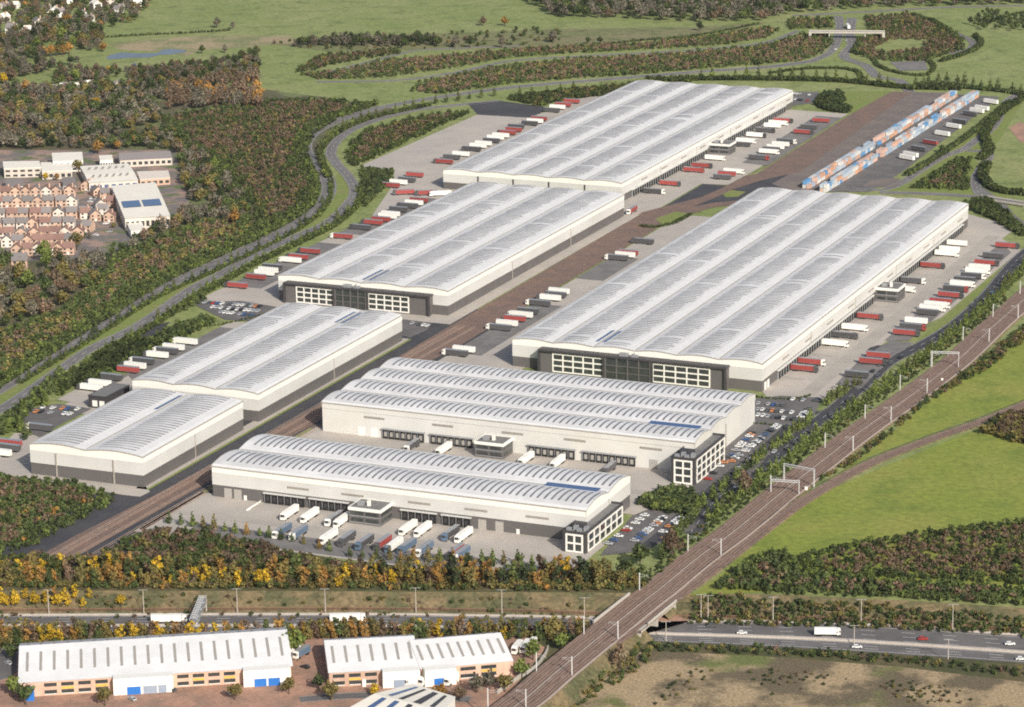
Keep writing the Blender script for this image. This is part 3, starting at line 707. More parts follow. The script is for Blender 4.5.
for x, y, c, k, a in [(415,174,'red',None,LF),(407,179,'dark',None,LF),(428,192,'red','dark',LF+.5),(441.5,192.7,'white','white',LF+.5),(405.5,191.5,'red','dark',LF+.5),(398,181.5,'white',None,LF),(391,184.5,'red',None,LF)]:
    lorry(x, y, c, k, a, r)
r = ('left of middle left warehouse', 0)
for x, y, c, k in [(419.4,199.4,'red',None),(414,202.2,'white',None),(409,205,'dark','dark'),(398.5,208.6,'dark',None),(391,213.2,'white',None),(387,215.5,'white',None),(381,218.5,'red',None),(373.5,221.6,'red','dark'),(361.5,226.5,'dark','dark'),(343,235.5,'red','white'),(310,250.4,'red','dark'),(298.5,256,'red','dark'),(292,259.5,'white','white'),(272,266.3,'dark',None),(268,269.6,'white',None),(264,272.3,'white',None),(256,276.2,'red',None),(238,284.6,'red','dark')]:
    lorry(x, y, c, k, LF, r)
r = ('left of medium warehouse', 0)
for x, y, c, k in [(186.6,340.8,'white','white'),(172.8,346.6,'white',None),(167.8,349.8,'dark','white'),(157.2,354,'white','dark'),(143.6,360.3,'dark','white'),(135.8,364.7,'white','dark'),(128,368.6,'red',None),(111.6,376.3,'dark',None),(100.3,382.2,'white','dark'),(91.6,386.6,'white','dark')]:
    lorry(x, y, c, k, LF, r)
r = ('left of smallest warehouse', 0)
for x, y, c, k in [(41.8,426.6,'dark','white'),(10,442,'red',None),(9,446.5,'dark',None),(0,451.5,'white',None)]:
    lorry(x, y, c, k, LF, r)
r = ('between rails and biggest warehouse', 0)
for x, y, c, k in [(644,240.5,'dark','dark'),(628,252,'red',None),(624.5,254,'white',None),(618,257,'dark','white'),(559,290.3,'white',None),(556,294,'dark',None),(550.4,297,'white','dark'),(540,302.4,'dark','white'),(528,310,'dark',None),(522.4,313.8,'white','white'),(516,317.7,'red',None),(506.5,322.5,'white',None),(501,326.6,'dark','white'),(463.5,348.6,'white',None),(457,352.2,'dark','white')]:
    lorry(x, y, c, k, LF, r)
r = ('docked at nearest warehouse', 0)
for x, y, c, k in [(290.5,511,'white','white'),(310.5,513.6,'white','white'),(335.5,517,'dark','white'),(343.6,518.5,'white','white'),(409.7,526,'white','white'),(423.8,527.5,'white','white'),(450.8,531.6,'dark','blue'),(464.8,533.4,'white','white')]:
    lorry(x, y, c, k, DN, r)
r = ('in row facing nearest warehouse', 0)
for x, y, c, k in [(283,528.8,'blue','white'),(299.4,531,'blue','white'),(329.5,534.7,'white','white'),(347.8,536.9,'dark','dark'),(365,540.5,'dark','blue'),(383.6,541,'red','dark'),(395.3,543.3,'white','blue'),(409,544.7,'blue','blue'),(425,547.2,'blue','white'),(456,550.3,'red','dark'),(462,551.9,'blue','white')]:
    lorry(x, y, c, k, DN, r)
r = ('docked at the long cream warehouse', 0)
for x, y, c, k in [(413,444,'dark','white'),(444,447.5,'white','white'),(527,457,'white','white'),(558.7,460.5,'white','white'),(609.5,467,'dark','dark')]:
    lorry(x, y, c, k, DN, r)
r = ('beside the container stacks', 0)
for x, y, c, k in [(991,101,'white',None),(982,107.6,'white',None),(977,110,'white',None),(970.6,113,'dark',None),(960.4,120.8,'dark',None),(954,125.5,'white',None),(942.7,133,'white',None),(930,141.7,'red',None),(919,148,'dark',None),(910.6,154,'white',None),(907,157,'white',None)]:
    lorry(x, y, c, k, YAW-.42, r)
r = ('beside the brick units', 0)
for x, y, c, k, a in [(293.5,648,'white','white',DN-.15),(303,650.5,'blue','white',DN-.15),(412,677,'white','white',DN-.1),(426.5,677,'white','white',DN-.1),(452,677,'white','white',DN-.1),(517.5,645.5,'white','white',DN+.1),(524.8,644.5,'white','white',DN+.1),(532,642.5,'white','white',DN+.1)]:
    lorry(x, y, c, k, a, r).scale = (.62, .95, .95)
r = ('driving on the motorway', 0)
lorry(345, 617, 'white', 'white', .02, r); lorry(166, 617.5, 'white', 'white', 0, r); lorry(826, 630, 'white', 'white', -.05, r).scale = (.72, .9, .9)
lorry(848, 26, 'white', 'white', PI/2, ('driving under the far road bridge', 0))
# cars
CARS = {}
def car_proto(col):
    t = thing('parked_car', None, 'car', (0,0,-60))
    mb = MB(); pr = [(-2.2,.35),(2.2,.35),(2.25,.7),(1.2,.95),(.45,1.42),(-1.3,1.45),(-2.0,1.0),(-2.25,.85)]
    for s, w in ((0, -.88), (1, .88)): mb.face([(x, w, z) for x, z in (pr if s == 0 else pr[::-1])])
    for i in range(len(pr)):
        (xa, za), (xb, zb) = pr[i], pr[(i+1) % len(pr)]; mb.face([(xa,.88,za),(xb,.88,zb),(xb,-.88,zb),(xa,-.88,za)][::-1])
    mb.build('body', 'car_'+col, t)
    g = MB()
    for y in (-.895, .895): g.face([(-1.7,y,.98),(1.0,y,.98),(.4,y,1.34),(-1.25,y,1.36)])
    g.face([(1.17,-.75,1.0),(1.17,.75,1.0),(.50,.75,1.42),(.50,-.75,1.42)]); g.face([(-1.98,-.75,1.04),(-1.98,.75,1.04),(-1.36,.75,1.45),(-1.36,-.75,1.45)][::-1])
    g.build('windows', 'glass', t)
    add_wheels(t, [(x, y) for x in (-1.4, 1.4) for y in (-.8, .8)], .33, .25)
    index_kids(t); return t
def car(q, col, ang, row, moving=False):
    if col not in CARS: CARS[col] = car_proto(col)
    o = dup(CARS[col], q, ang); ROWS.setdefault(row, []).append((q, col + ' car', o)); return o
def car_row(a, b, phrase, ang, fill=.8, weights=None, pitch=2.7, z=.27):
    p, q = P(*a), P(*b); L = np.linalg.norm(q-p); n = int(L/pitch)
    cols = list(CC); wts = weights or [5,3,3,3,1.2,1.2,.6]
    for i in range(n):
        if random.random() > fill: continue
        s = p + (q-p)*(i+.5)/n; s = s + np.array([random.uniform(-.2,.2), random.uniform(-.25,.25), 0]); s[2] = z
        car(s, random.choices(cols, wts)[0], ang + random.choice((0, PI)) + random.uniform(-.04,.04), (phrase, 0))
WW = [5,3,1.5,2.5,1,.8,.5]
car_row((707,481),(761,425), 'along right wall of cream warehouse', RT, .50, WW, 3.2)
car_row((731,463),(778,426), 'in mid row beside cream warehouse', RT, .7)
car_row((733,475),(768,449), 'in tree side row beside cream warehouse', RT, .8, [2,3,5,5,1,1,.3])
car_row((756,404),(786,407), 'in back row before biggest warehouse', UP, .75)
car_row((756,410),(794,414), 'in second row before biggest warehouse', UP, .95)
car_row((756,416),(796,421), 'in third row before biggest warehouse', UP, .9)
car_row((788,400),(808,402), 'at corner of biggest warehouse', UP, .6, WW, 4)
car_row((795,424),(818,400), 'at edge of car park before biggest warehouse', RT, .45, WW)
car_row((605,548),(648,514), 'along right wall of nearest warehouse', RT, .6, WW, 3.0)
car_row((629,547),(664,518), 'in mid row beside nearest warehouse', RT, .55, WW, 3.0)
car_row((662,534),(683,517), 'in tree side row beside nearest warehouse', RT, .6, WW)
for k, (y0, y1) in enumerate(((303.5,307.5),(308,312.5),(313,317))):
    car_row((203+8*k,y0),(262-2*k,y1), 'in %s row left of the middle left warehouse' % ('back','middle','front')[k], UP, .8)
for k, (y0, y1) in enumerate(((408,410.5),(412.5,415.5))):
    car_row((36-2*k,y0),(80-8*k,y1), 'in %s row left of smallest warehouse' % ('back','front')[k], UP, .7, WW)
car_row((403,323),(429,327), 'before right corner of middle left warehouse', UP, .7, WW)
car_row((793,94),(814,96), 'in back row behind farthest warehouse', UP, .6, WW)
car_row((794,100),(812,102), 'in front row behind farthest warehouse', UP, .6, WW)
pl = resample(smooth([P0(x, y) for x, y in PERIM], 6), 7.0)
nn = normals2(pl)
for i in range(34, len(pl)-8):
    if random.random() < .32:
        s = pl[i] + nn[i]*(-2.4 if i % 2 else 2.4); d = pl[i+1]-pl[i]
        car(np.array([*s, .18]), random.choices(list(CC), [1,1.5,5,5,.6,1,.2])[0], math.atan2(d[1], d[0]), ('on the perimeter road by the railway', 0))
for x, y, c in [(712,627,'grey'),(742,634,'white'),(857,648,'white'),(923,640,'red'),(1010,645,'white'),(1021,660,'white')]:
    q = P(x, y); q[2] = -5.9; car(q, c, -.06, ('driving on the motorway', 0))
for x, y, c in [(836,50,'white'),(846,41,'silver')]: q = P(x, y); q[2] = .2; car(q, c, 1.2, ('on the far link road', 0))
for x, y, c in [(119,690,'black'),(132,700,'silver'),(8,664,'silver'),(230,694,'white'),(172,691,'grey'),(438,690,'white'),(475,682,'silver'),(305,668,'black')]:
    car(P(x, y), c, random.uniform(0, 3), ('parked by the brick units near the motorway', 0))
for i in range(26):
    car(P(random.uniform(84,112), random.uniform(186,236)), random.choices(list(CC), WW)[0], random.uniform(0, 3), ('parked in the housing estate', 0))

# ---------------------------------------------------------------- containers
def container_proto(col):
    mb = MB(); L, wd, h = 12.0, 2.44, 2.75
    mb.box(-L/2, L/2, -wd/2, wd/2, .12, h)
    for k in range(17):                                  # corrugation ribs
        x = -L/2+.5+k*(L-1)/16
        for y in (-wd/2-.05, wd/2): mb.box(x-.14, x+.14, y, y+.05, .25, h-.2)
    for x in (-L/2, L/2-.2):
        for y in (-wd/2-.03, wd/2-.17): mb.box(x-.02, x+.22, y, y+.2, 0, h+.06)
    t = mb.build('shipping_container', 'box_'+col); t.location = (0,0,-70); t['category'] = 'container'
    return t
CON = {k: container_proto(k) for k in BOX}
for o in list(CON.values()): KIDS[o.name] = []
for srow, (a, b) in enumerate((((806,189),(957,95)), ((823,192.5),(976,97)))):
    p, q = P0(*a), P0(*b); L = np.linalg.norm(q-p); d = (q-p)/L; n = np.array([d[1], -d[0]]); ang = math.atan2(d[1], d[0])
    N = int(L/12.4)
    for i in range(N):
        if (srow, i) in ((0, 13), (1, 10)): continue
        for col in (-1, 1):
            hgt = 2 if random.random() < .9 else 1
            for lev in range(hgt):
                short = col > 0 and random.random() < .42
                for part in ((-1, 1) if short else (0,)):
                    c = random.choices(list(BOX), [5,4,4,2.2,1.2,3])[0]
                    s = p + d*((i+.5)*12.4 + part*3.05) + n*(col*1.5 + random.uniform(-.25,.25))
                    o = dup(CON[c], (*s, .2 + lev*2.82), ang + random.uniform(-.012,.012), (.5 if short else 1, 1, 1))
                    o['label'] = f"{c} {'short ' if short else ''}container, {('lower','upper')[lev]} tier, {('left','right')[col > 0]} half of {('left','right')[srow]} line, {nth(i+1)} slot{', far half' if part > 0 else ', near half' if part < 0 else ''}"
                    o['group'] = 'containers stacked in two long lines'
for o in CON.values(): bpy.data.objects.remove(o)

# ---------------------------------------------------------------- main railway
ZR = .6
RAILL = [(380,800),(455,740),(492,707),(512,692),(540,668),(622,602.5),(642,587.5),(682,555),(717,530),(768,489),(800.5,464),(843,431.5),(893,396.5),(943,359),(980.5,324.5),(1018,292),(1060,255),(1110,212)]
rl_ = smooth([P0(x, y, ZR) for x, y in RAILL], 6); nr = normals2(rl_); rc = rl_ + nr*8.5
def rail_bed(name, pl, w, z, m='ballast'):
    mb = MB(); n = normals2(pl)
    for i in range(len(pl)-1):
        for s in (-1, 1):
            pass
        a0, a1 = pl[i]-n[i]*w/2, pl[i+1]-n[i+1]*w/2; b0, b1 = pl[i]+n[i]*w/2, pl[i+1]+n[i+1]*w/2
        mb.face([(*b0, z), (*b1, z), (*a1, z), (*a0, z)])
        for (p0, p1, sg) in ((a0, a1, -1), (b0, b1, 1)):
            g0, g1 = gz(*p0)-.1, gz(*p1)-.1
            if w < 10 and p0[1] < yl(L1, p0[0]): continue
            if g0 < -5.3 and g1 < -5.3 and yl(L3, p0[0]) < p0[1]: continue        # over the motorway: bridge
            k0, k1 = (z-g0)*1.1, (z-g1)*1.1
            q0, q1 = p0+n[i]*sg*k0, p1+n[i+1]*sg*k1
            f = [(*p0, z), (*p1, z), (*q1, g1), (*q0, g0)]; mb.face(f if sg < 0 else f[::-1], 1)
    return tag(mb.build(name, [m, 'bank']), kind='structure')
rail_bed('railway_ballast', rc, 18.5, ZR)
def track(pl, off, z):
    mb = MB()
    for s in (-.72, .72): 
        strip_into(mb, pl, off+s-.19, off+s+.19, z+.42)
    tag(mb.build('railway_track', 'rail'), kind='structure')
    sl = MB(); rs = resample(pl, .65*2); n = normals2(rs)
    for i in range(0, len(rs)-1):
        t = np.array([-n[i][1], n[i][0]]); c = rs[i] + n[i]*off
        q = [c-n[i]*1.25-t*.22, c+n[i]*1.25-t*.22, c+n[i]*1.25+t*.22, c-n[i]*1.25+t*.22]
        sl.face([(*p, z+.22) for p in q])
    tag(sl.build('railway_sleepers', 'sleeper'), kind='structure')
M['cess'] = mat('pale_cess_stone', (.42,.31,.25), .95, .25, .6)
mb = MB(); strip_into(mb, rc, 7.9, 9.2, ZR+.06); tag(mb.build('railway_cess', 'cess'), kind='structure')
M['bed'] = mat('rusty_track_bed', (.15,.088,.065), .95, .3, .9, (.20,.125,.095), .05)
for off in (-6.2, -2.3, 2.3, 6.2):
    mb = MB(); strip_into(mb, rc, off-1.25, off+1.25, ZR+.12); tag(mb.build('track_bed', 'bed'), kind='structure'); track(rc, off, ZR)
mb = MB()
strip_into(mb, rc, 8.4, 9.0, ZR+.30); strip_into(mb, rc, -.25, .25, ZR+.3); tag(mb.build('cable_trough', 'kerb'), kind='structure')
BR = [(612,643),(628,633.5),(645,622),(666,604.5),(700,579),(730,556),(768,526.5),(805.5,499),(868,464),(930.5,439),(980.5,421.5),(1024,404),(1060,389),(1150,356)]
br = smooth([P0(x, y, .5) for x, y in BR], 6); rail_bed('branch_line_ballast', br, 7.0, .5); track(br, 0, .5); track(br[30:], 2.9, .45)
mb = MB(); strip_into(mb, br, -1.4, 1.4, .6); tag(mb.build('track_bed', 'bed'), kind='structure')
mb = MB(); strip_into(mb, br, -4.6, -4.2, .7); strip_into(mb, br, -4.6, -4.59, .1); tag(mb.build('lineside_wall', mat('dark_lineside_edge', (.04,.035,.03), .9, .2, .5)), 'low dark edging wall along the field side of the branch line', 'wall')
# the bridge over the motorway
i0 = [i for i, p in enumerate(rc) if yl(L3, p[0])-8 < p[1] < yl(L1, p[0])-6]
seg = rc[i0[0]:i0[-1]+1]; n = normals2(seg)
bt = thing('railway_bridge', 'railway bridge carrying the four tracks over the motorway', 'bridge', (*seg[len(seg)//2], 0))
base = np.array(bt.location[:2])
def rel(p): return np.array(p) - base
mb = MB(); sr = np.array([rel(p) for p in seg])
strip_into(mb, sr, -10, 13, ZR-.06); 
for o in (-10, 13):
    a = sr + n*o
    for i in range(len(a)-1):
        f = [(*a[i], ZR-1.6), (*a[i+1], ZR-1.6), (*a[i+1], ZR-.06), (*a[i], ZR-.06)]; mb.face(f if o > 0 else f[::-1])
strip_into(mb, sr, -10, 13, ZR-1.6)
mb.build('deck', 'parapet', bt)
for o in (-10, 13):
    mb = MB(); a = sr + n*o; b = sr + n*(o+.5)
    for i in range(len(a)-1):
        if o > 0 and not (yl(L3, seg[i][0])-4 < (seg[i]+n[i]*o)[1] < yl(L2, seg[i][0])+1): continue
        for q in ([a[i], a[i+1]], [b[i+1], b[i]]): mb.face([(*q[0], ZR-.1), (*q[1], ZR-.1), (*q[1], ZR+1.1), (*q[0], ZR+1.1)][::-1])
        mb.face([(*b[i], ZR+1.1), (*b[i+1], ZR+1.1), (*a[i+1], ZR+1.1), (*a[i], ZR+1.1)])
    mb.build('parapet', 'parapet', bt)
for k in (0, len(sr)//2, len(sr)-1):
    p = sr[k]; x = n[k]; tdir = np.array([-x[1], x[0]])
    MB().prism([tuple(p-x*9.8-tdir*.6), tuple(p+x*12.8-tdir*.6), tuple(p+x*12.8+tdir*.6), tuple(p-x*9.8+tdir*.6)], -7, ZR-1.6).build('pier', 'parapet', bt)
patch('paved_apron', [P0(x, y, -4.4)[:2] for x, y in [(632,640),(645,634),(648,622),(690,621),(664,611)]], 'soil', -4.3)
# masts
def mast(px, py, side, k, hh=8.5):
    q = P0(px, py, ZR) if True else None
    t = thing('catenary_mast', f'{nth(k)} grey overhead line mast from near end, {side} side of main railway', 'mast', (*q, ZR-.2), 0, 'overhead line masts along the railway')
    MB().box(-.22, .22, -.18, .18, -1.2, hh).build('post', 'steel', t)
    d = EX*(4.2 if side == 'left' else -4.2); mb = MB(); mb.bar((0,0,hh-.6), (d[0], d[1], hh-1.0), .07); mb.bar((0,0,hh-2.2), (d[0], d[1], hh-1.1), .06); mb.bar((d[0],d[1],hh-.9),(d[0],d[1],hh-2.2),.06)
    mb.build('cantilever_arm', 'steel', t)
for k, (x, y) in enumerate([(488,707),(536.5,671),(584,634),(639.5,590),(688,551),(770.5,491),(825,448),(865,419),(900,389),(932,366),(963,340),(993,317),(1020,294)]): mast(x, y, 'left', k+1)
for k, (x, y) in enumerate([(526,708),(572,675),(618,639),(721,555),(853,451),(891,421),(927,393),(989,342),(1018,318)]): mast(x, y, 'right', k+1)
def portal(a, b, label, hh=8.5):
    p, q = P0(*a, ZR), P0(*b, ZR); c = (p+q)/2; L = np.linalg.norm(q-p)/2; ang = math.atan2(q[1]-p[1], q[0]-p[0])
    t = thing('portal_gantry', label, 'gantry', (*c, ZR-.2), ang)
    for s in (-1, 1):
        mb = MB()
        for w in (-.35, .35): mb.box(s*L-.16, s*L+.16, w-.12, w+.12, -.5, hh)
        for k in range(7): mb.bar((s*L, -.35, k*1.2), (s*L, .35, k*1.2+1.2), .06)
        mb.build('leg', 'steel', t)
    mb = MB()
    for z in (hh-.9, hh):
        for w in (-.35, .35): mb.box(-L-.3, L+.3, w-.1, w+.1, z-.1, z+.1)
    m = int(L*2/1.5)
    for k in range(m): mb.bar((-L+k*2*L/m, .35*(-1)**k, hh-.9), (-L+(k+1)*2*L/m, .35*(-1)**k, hh), .07)
    mb.build('beam', 'steel', t)
    mb = MB()
    for k in (-.6, -.2, .2, .6): mb.bar((k*L, 0, hh-.9), (k*L, 0, hh-2.6), .06)
    mb.build('dropper', 'steel', t)
portal((784,481),(814,487), 'large pale overhead line portal nearest the car park corner', 9.5)
portal((771,492),(799,494), 'smaller overhead line portal just before the large pale one', 7)
portal((931,366),(958.5,367), 'overhead line portal farther along the railway beside the pasture', 9)
tag(MB().box(-.7,.7,-.5,.5,0,1.6).box(-.75,.75,-.55,.55,1.6,1.72).build('relay_cabinet','white'), 'white relay cabinet beside the large railway portal', 'cabinet').location = (*P0(806,490.5), .3)
tag(MB().box(-.6,.6,-.4,.4,0,1.5).box(-.65,.65,-.45,.45,1.5,1.62).build('relay_cabinet','white'), 'small white relay cabinet at the pasture edge of the railway', 'cabinet').location = (*P0(942,381.5), .3)

# motorway lamp posts, sign gantry
def lamp(px, py, hpx, label, hh=12.0, zb=None):
    q = P(px, py); t = thing('lamp_post', label, 'lamp post', (q[0], q[1], q[2]-.1), 0, 'lamp posts along the motorway')
    MB().bar((0,0,0), (0,0,hh), .24, 0, 8, .13).build('post', 'kerb', t)
    mb = MB().bar((-1.6,0,hh+.1), (1.6,0,hh+.1), .09); mb.build('bracket', 'kerb', t)
    for s in (-1, 1): MB().box(s*1.6-.55, s*1.6+.55, -.2, .2, hh, hh+.22).build('lantern', 'plant', t)
for k, (x, y) in enumerate([(49,615),(144,615),(237.5,614),(325.5,614),(416,613),(502,615)]): lamp(x, y, 26, f'{nth(k+1)} pale lamp post from the left, motorway bank before the bridge')
lamp(584.5, 634, 40, 'tall lamp post at the motorway just left of the railway bridge', 17)
for k, (x, y) in enumerate([(701,620),(708,621),(773,622.5),(861,625),(952.5,630)]): lamp(x, y, 26, f'{nth(k+1)} pale lamp post from the railway bridge, far side of motorway')
for k, (x, y) in enumerate([(666,641),(854,645),(948,659)]): lamp(x, y, 18, f'{nth(k+1)} lamp post right of the railway bridge, in motorway median', 9)
p, q = P0(203.5, 613, -6), P0(194, 637, -6); c = (p+q)/2; L = np.linalg.norm(q-p)/2; ang = math.atan2(q[1]-p[1], q[0]-p[0])
t = thing('sign_gantry', 'grey lattice sign gantry spanning the motorway behind the brick units', 'gantry', (*c, -6), ang)
for s in (-1, 1): MB().box(s*L-.3, s*L+.3, -1.6, -1.2, 0, 7).box(s*L-.3, s*L+.3, 1.2, 1.6, 0, 7).build('leg', 'steel', t)
mb = MB()
for y in (-1.6, 1.6):
    for z in (6, 8.2): mb.box(-L-.4, L+.4, y-.16, y+.16, z-.16, z+.16)
m = 14
for k in range(m):
    x0, x1 = -L+2*L*k/m, -L+2*L*(k+1)/m
    for y in (-1.6, 1.6): mb.bar((x0, y, 6), (x1, y, 8.2), .12)
    mb.bar((x0, -1.6, 8.2), (x0, 1.6, 8.2), .14); mb.bar((x0, -1.6, 8.2), (x1, 1.6, 8.2), .1)
mb.build('truss', 'steel', t)
MB().box(-L, L, -1.45, 1.45, 7.0, 7.06).build('walkway', 'plant', t)
for k in range(3): MB().box(-L*.75+k*L*.55, -L*.45+k*L*.55, 1.75, 1.95, 5.6, 9.0).build('sign_panel', 'plant', t)

# road bridges
def road_bridge(a, b, w, z, label, piers=(.3, .7), dep=.9, m='parapet'):
    p, q = P0(*a, z), P0(*b, z); c = (p+q)/2; L = np.linalg.norm(q-p)/2; ang = math.atan2(q[1]-p[1], q[0]-p[0])
    t = thing('road_bridge', label, 'bridge', (*c, 0), ang)
    MB().box(-L, L, -w/2, w/2, z-dep, z).build('deck', m, t)
    for s in (-1, 1): MB().box(-L, L, s*w/2-.2, s*w/2+.2, z-.3, z+.8).build('parapet', m, t)
    MB().box(-L, L, -w/2+.6, w/2-.6, z+.02, z+.06).build('carriageway', 'road', t)
    for f in piers: MB().box(-L+2*L*f-.6, -L+2*L*f+.6, -w/2+1, w/2-1, -1, z-dep).build('pier', m, t)
    for s in (-1, 1): MB().box(s*L-2.5*(s > 0), s*L+2.5*(s < 0), -w/2-.5, w/2+.5, -1, z-dep-.03).build('abutment', m, t)
road_bridge((809,31.5),(885,32), 9, 6.5, 'pale concrete road bridge over the dual carriageway in the far distance', (.27, .74))
t0, t1 = P0(983,198,.9), P0(1032,205,.9)
road_bridge((978,196.5),(1030,204.5), 8.6, 1.6, 'low pale road bridge right of the biggest warehouse', (.5,), .9)
# hard noise wall near brick units
wl = smooth([P0(x, y, -4.5) for x, y in [(497,693),(505,688),(520,677),(535,668),(545,655),(548,648)]], 4); mb = MB(); n = normals2(wl)
for i in range(len(wl)-1):
    for o in (0, .3):
        a, b = wl[i]+n[i]*o, wl[i+1]+n[i+1]*o; f = [(*a,-5.2),(*b,-5.2),(*b,-3),(*a,-3)]; mb.face(f if o else f[::-1])
    mb.face([(*wl[i],-3),(*wl[i+1],-3),(*(wl[i+1]+n[i+1]*.3),-3),(*(wl[i]+n[i]*.3),-3)][::-1])
tag(mb.build('yard_wall', 'parapet'), 'curved pale wall between the brick unit yard and the railway', 'wall')

# ---------------------------------------------------------------- foliage
def crown(blobs, n, size, tints, seed, flat=.0):
    """leaf clumps: n small quads scattered through the volume of each blob"""
    r = np.random.default_rng(seed); Vs, Cs = [], []
    vol = np.array([b[3]*b[4]*b[5] for b in blobs])**.66; cnt = np.maximum(3, (n*vol/vol.sum()).astype(int))
    for (cx, cy, cz, rx, ry, rz), k in zip(blobs, cnt):
        d = r.normal(size=(k, 3)); d /= np.linalg.norm(d, axis=1)[:, None]
        rad = r.uniform(.25, 1, k)**.4; rad *= 1 + .22*np.sin(d[:, 0]*5+seed)*np.cos(d[:, 2]*6+seed) + r.normal(0, .07, k)
        c = np.array([cx, cy, cz]) + d*rad[:, None]*np.array([rx, ry, rz])
        nrm = d + r.normal(0, .55, (k, 3)); nrm[:, 2] += flat; nrm /= np.linalg.norm(nrm, axis=1)[:, None]
        a = np.cross(nrm, r.normal(size=(k, 3))); a /= np.linalg.norm(a, axis=1)[:, None]; b = np.cross(nrm, a)
        s = size*r.uniform(.6, 1.35, k)[:, None]; a *= s; b *= s*r.uniform(.6, 1.0, k)[:, None]
        Vs.append(np.stack([c-a-b*.6, c+a*.7-b, c+a+b*.6, c-a*.7+b], 1))
        t = np.array(tints[r.integers(len(tints))]); tc = t*r.uniform(.72, 1.28, (k, 1))
        Cs.append(np.repeat(tc, 4, 0).reshape(k, 4, 3))
    return np.concatenate(Vs).reshape(-1, 3), np.concatenate(Cs).reshape(-1, 3)
def quad_mesh(name, V, Ct, mats=('leaf',)):
    me = bpy.data.meshes.new(name); nq = len(V)//4
    me.vertices.add(len(V)); me.vertices.foreach_set('co', np.ascontiguousarray(V, np.float32).ravel())
    me.loops.add(nq*4); me.loops.foreach_set('vertex_index', np.arange(nq*4, dtype=np.int32))
    me.polygons.add(nq); me.polygons.foreach_set('loop_start', np.arange(0, nq*4, 4, dtype=np.int32))
    at = me.attributes.new('tint', 'FLOAT_COLOR', 'POINT')
    at.data.foreach_set('color', np.c_[Ct, np.ones(len(Ct))].astype(np.float32).ravel())
    for m in mats: me.materials.append(M[m])
    me.update(calc_edges=True); return me
def trunk_quads(h, r0, limbs, seed, n=6):
    r = np.random.default_rng(seed); V = []
    def seg(p, q, a, b):
        p, q = Vector(p), Vector(q); d = (q-p).normalized(); u = d.orthogonal().normalized(); w = d.cross(u)
        for k in range(n):
            t0, t1 = 2*PI*k/n, 2*PI*(k+1)/n
            e0, e1 = u*math.cos(t0)+w*math.sin(t0), u*math.cos(t1)+w*math.sin(t1)
            V.extend([p+e0*a, p+e1*a, q+e1*b, q+e0*b])
    seg((0,0,-.3), (0,0,h*.55), r0, r0*.6); seg((0,0,h*.55), (0,0,h), r0*.6, r0*.15)
    for k in range(limbs):
        t = r.uniform(0, 2*PI); z = h*r.uniform(.35, .65); L = h*.33
        seg((0,0,z), (math.cos(t)*L, math.sin(t)*L, z+L*.8), r0*.4, r0*.1)
    return np.array([tuple(v) for v in V])
GR = [(.085,.112,.042),(.105,.135,.048),(.07,.095,.038),(.12,.14,.05)]
LG = [(.16,.20,.055),(.19,.225,.06),(.13,.17,.05)]
OL = [(.195,.17,.062),(.215,.17,.06),(.165,.15,.06)]
BN = [(.185,.13,.088),(.20,.135,.09),(.155,.115,.08),(.175,.142,.09)]
GY = [(.17,.155,.115),(.14,.135,.10),(.19,.165,.125)]
OR = [(.36,.20,.06),(.33,.20,.065),(.28,.18,.06)]
YE = [(.50,.33,.035),(.56,.38,.04),(.44,.31,.04)]
DK = [(.05,.068,.03),(.06,.08,.034),(.05,.064,.034)]
def broad(seed, h=10, w=4.2, tint=GR, n=260, size=.62):
    r = random.Random(seed); bl = []
    k = r.randint(5, 8)
    for i in range(k):
        t = 2*PI*i/k + r.uniform(-.4, .4); d = w*r.uniform(.25, .55); s = w*r.uniform(.42, .62)
        bl.append((math.cos(t)*d, math.sin(t)*d, h*r.uniform(.42, .72), s, s, s*r.uniform(.75, 1.0)))
    bl.append((0, 0, h*.80, w*.5, w*.5, h*.20)); bl.append((0, 0, h*.5, w*.6, w*.6, h*.24))
    return crown(bl, n, size, tint, seed)
def cone(seed, h=7, w=2.1, tint=GR, n=110, size=.45):
    bl = [(0, 0, h*(.24+.17*k), w*(1-.19*k), w*(1-.19*k), h*.15) for k in range(5)]
    return crown(bl, n, size, tint, seed)
def bush(seed, h=3.4, w=1.9, tint=GR, n=44, size=.55):
    r = random.Random(seed); bl = [(0, 0, h*.5, w*.75, w*.75, h*.46)]
    for i in range(3): t = r.uniform(0, 6.3); bl.append((math.cos(t)*w*.5, math.sin(t)*w*.5, h*r.uniform(.35, .6), w*.5, w*.5, h*.33))
    return crown(bl, n, size, tint, seed)
def tall(seed, h=10, w=3.0, tint=OL, n=190, size=.55):
    r = random.Random(seed); bl = []
    for i in range(7): t = r.uniform(0, 6.3); bl.append((math.cos(t)*w*.4, math.sin(t)*w*.4, h*(.2+.11*i), w*r.uniform(.45, .75)*(1-.06*i), w*r.uniform(.45, .75)*(1-.06*i), h*.13))
    return crown(bl, n, size, tint, seed)
def in_poly(pts, poly):
    x, y = pts[:, 0], pts[:, 1]; ins = np.zeros(len(pts), bool); n = len(poly); j = n-1
    for i in range(n):
        xi, yi = poly[i]; xj, yj = poly[j]
        c = ((yi > y) != (yj > y)) & (x < (xj-xi)*(y-yi)/(yj-yi+1e-12)+xi); ins ^= c; j = i
    return ins
def edge_dist(pts, poly):
    d = np.full(len(pts), 1e9); n = len(poly)
    for i in range(n):
        a, b = np.array(poly[i]), np.array(poly[(i+1) % n]); ab = b-a
        t = np.clip(((pts-a) @ ab)/(ab @ ab), 0, 1); d = np.minimum(d, np.linalg.norm(pts-(a+t[:, None]*ab), axis=1))
    return d
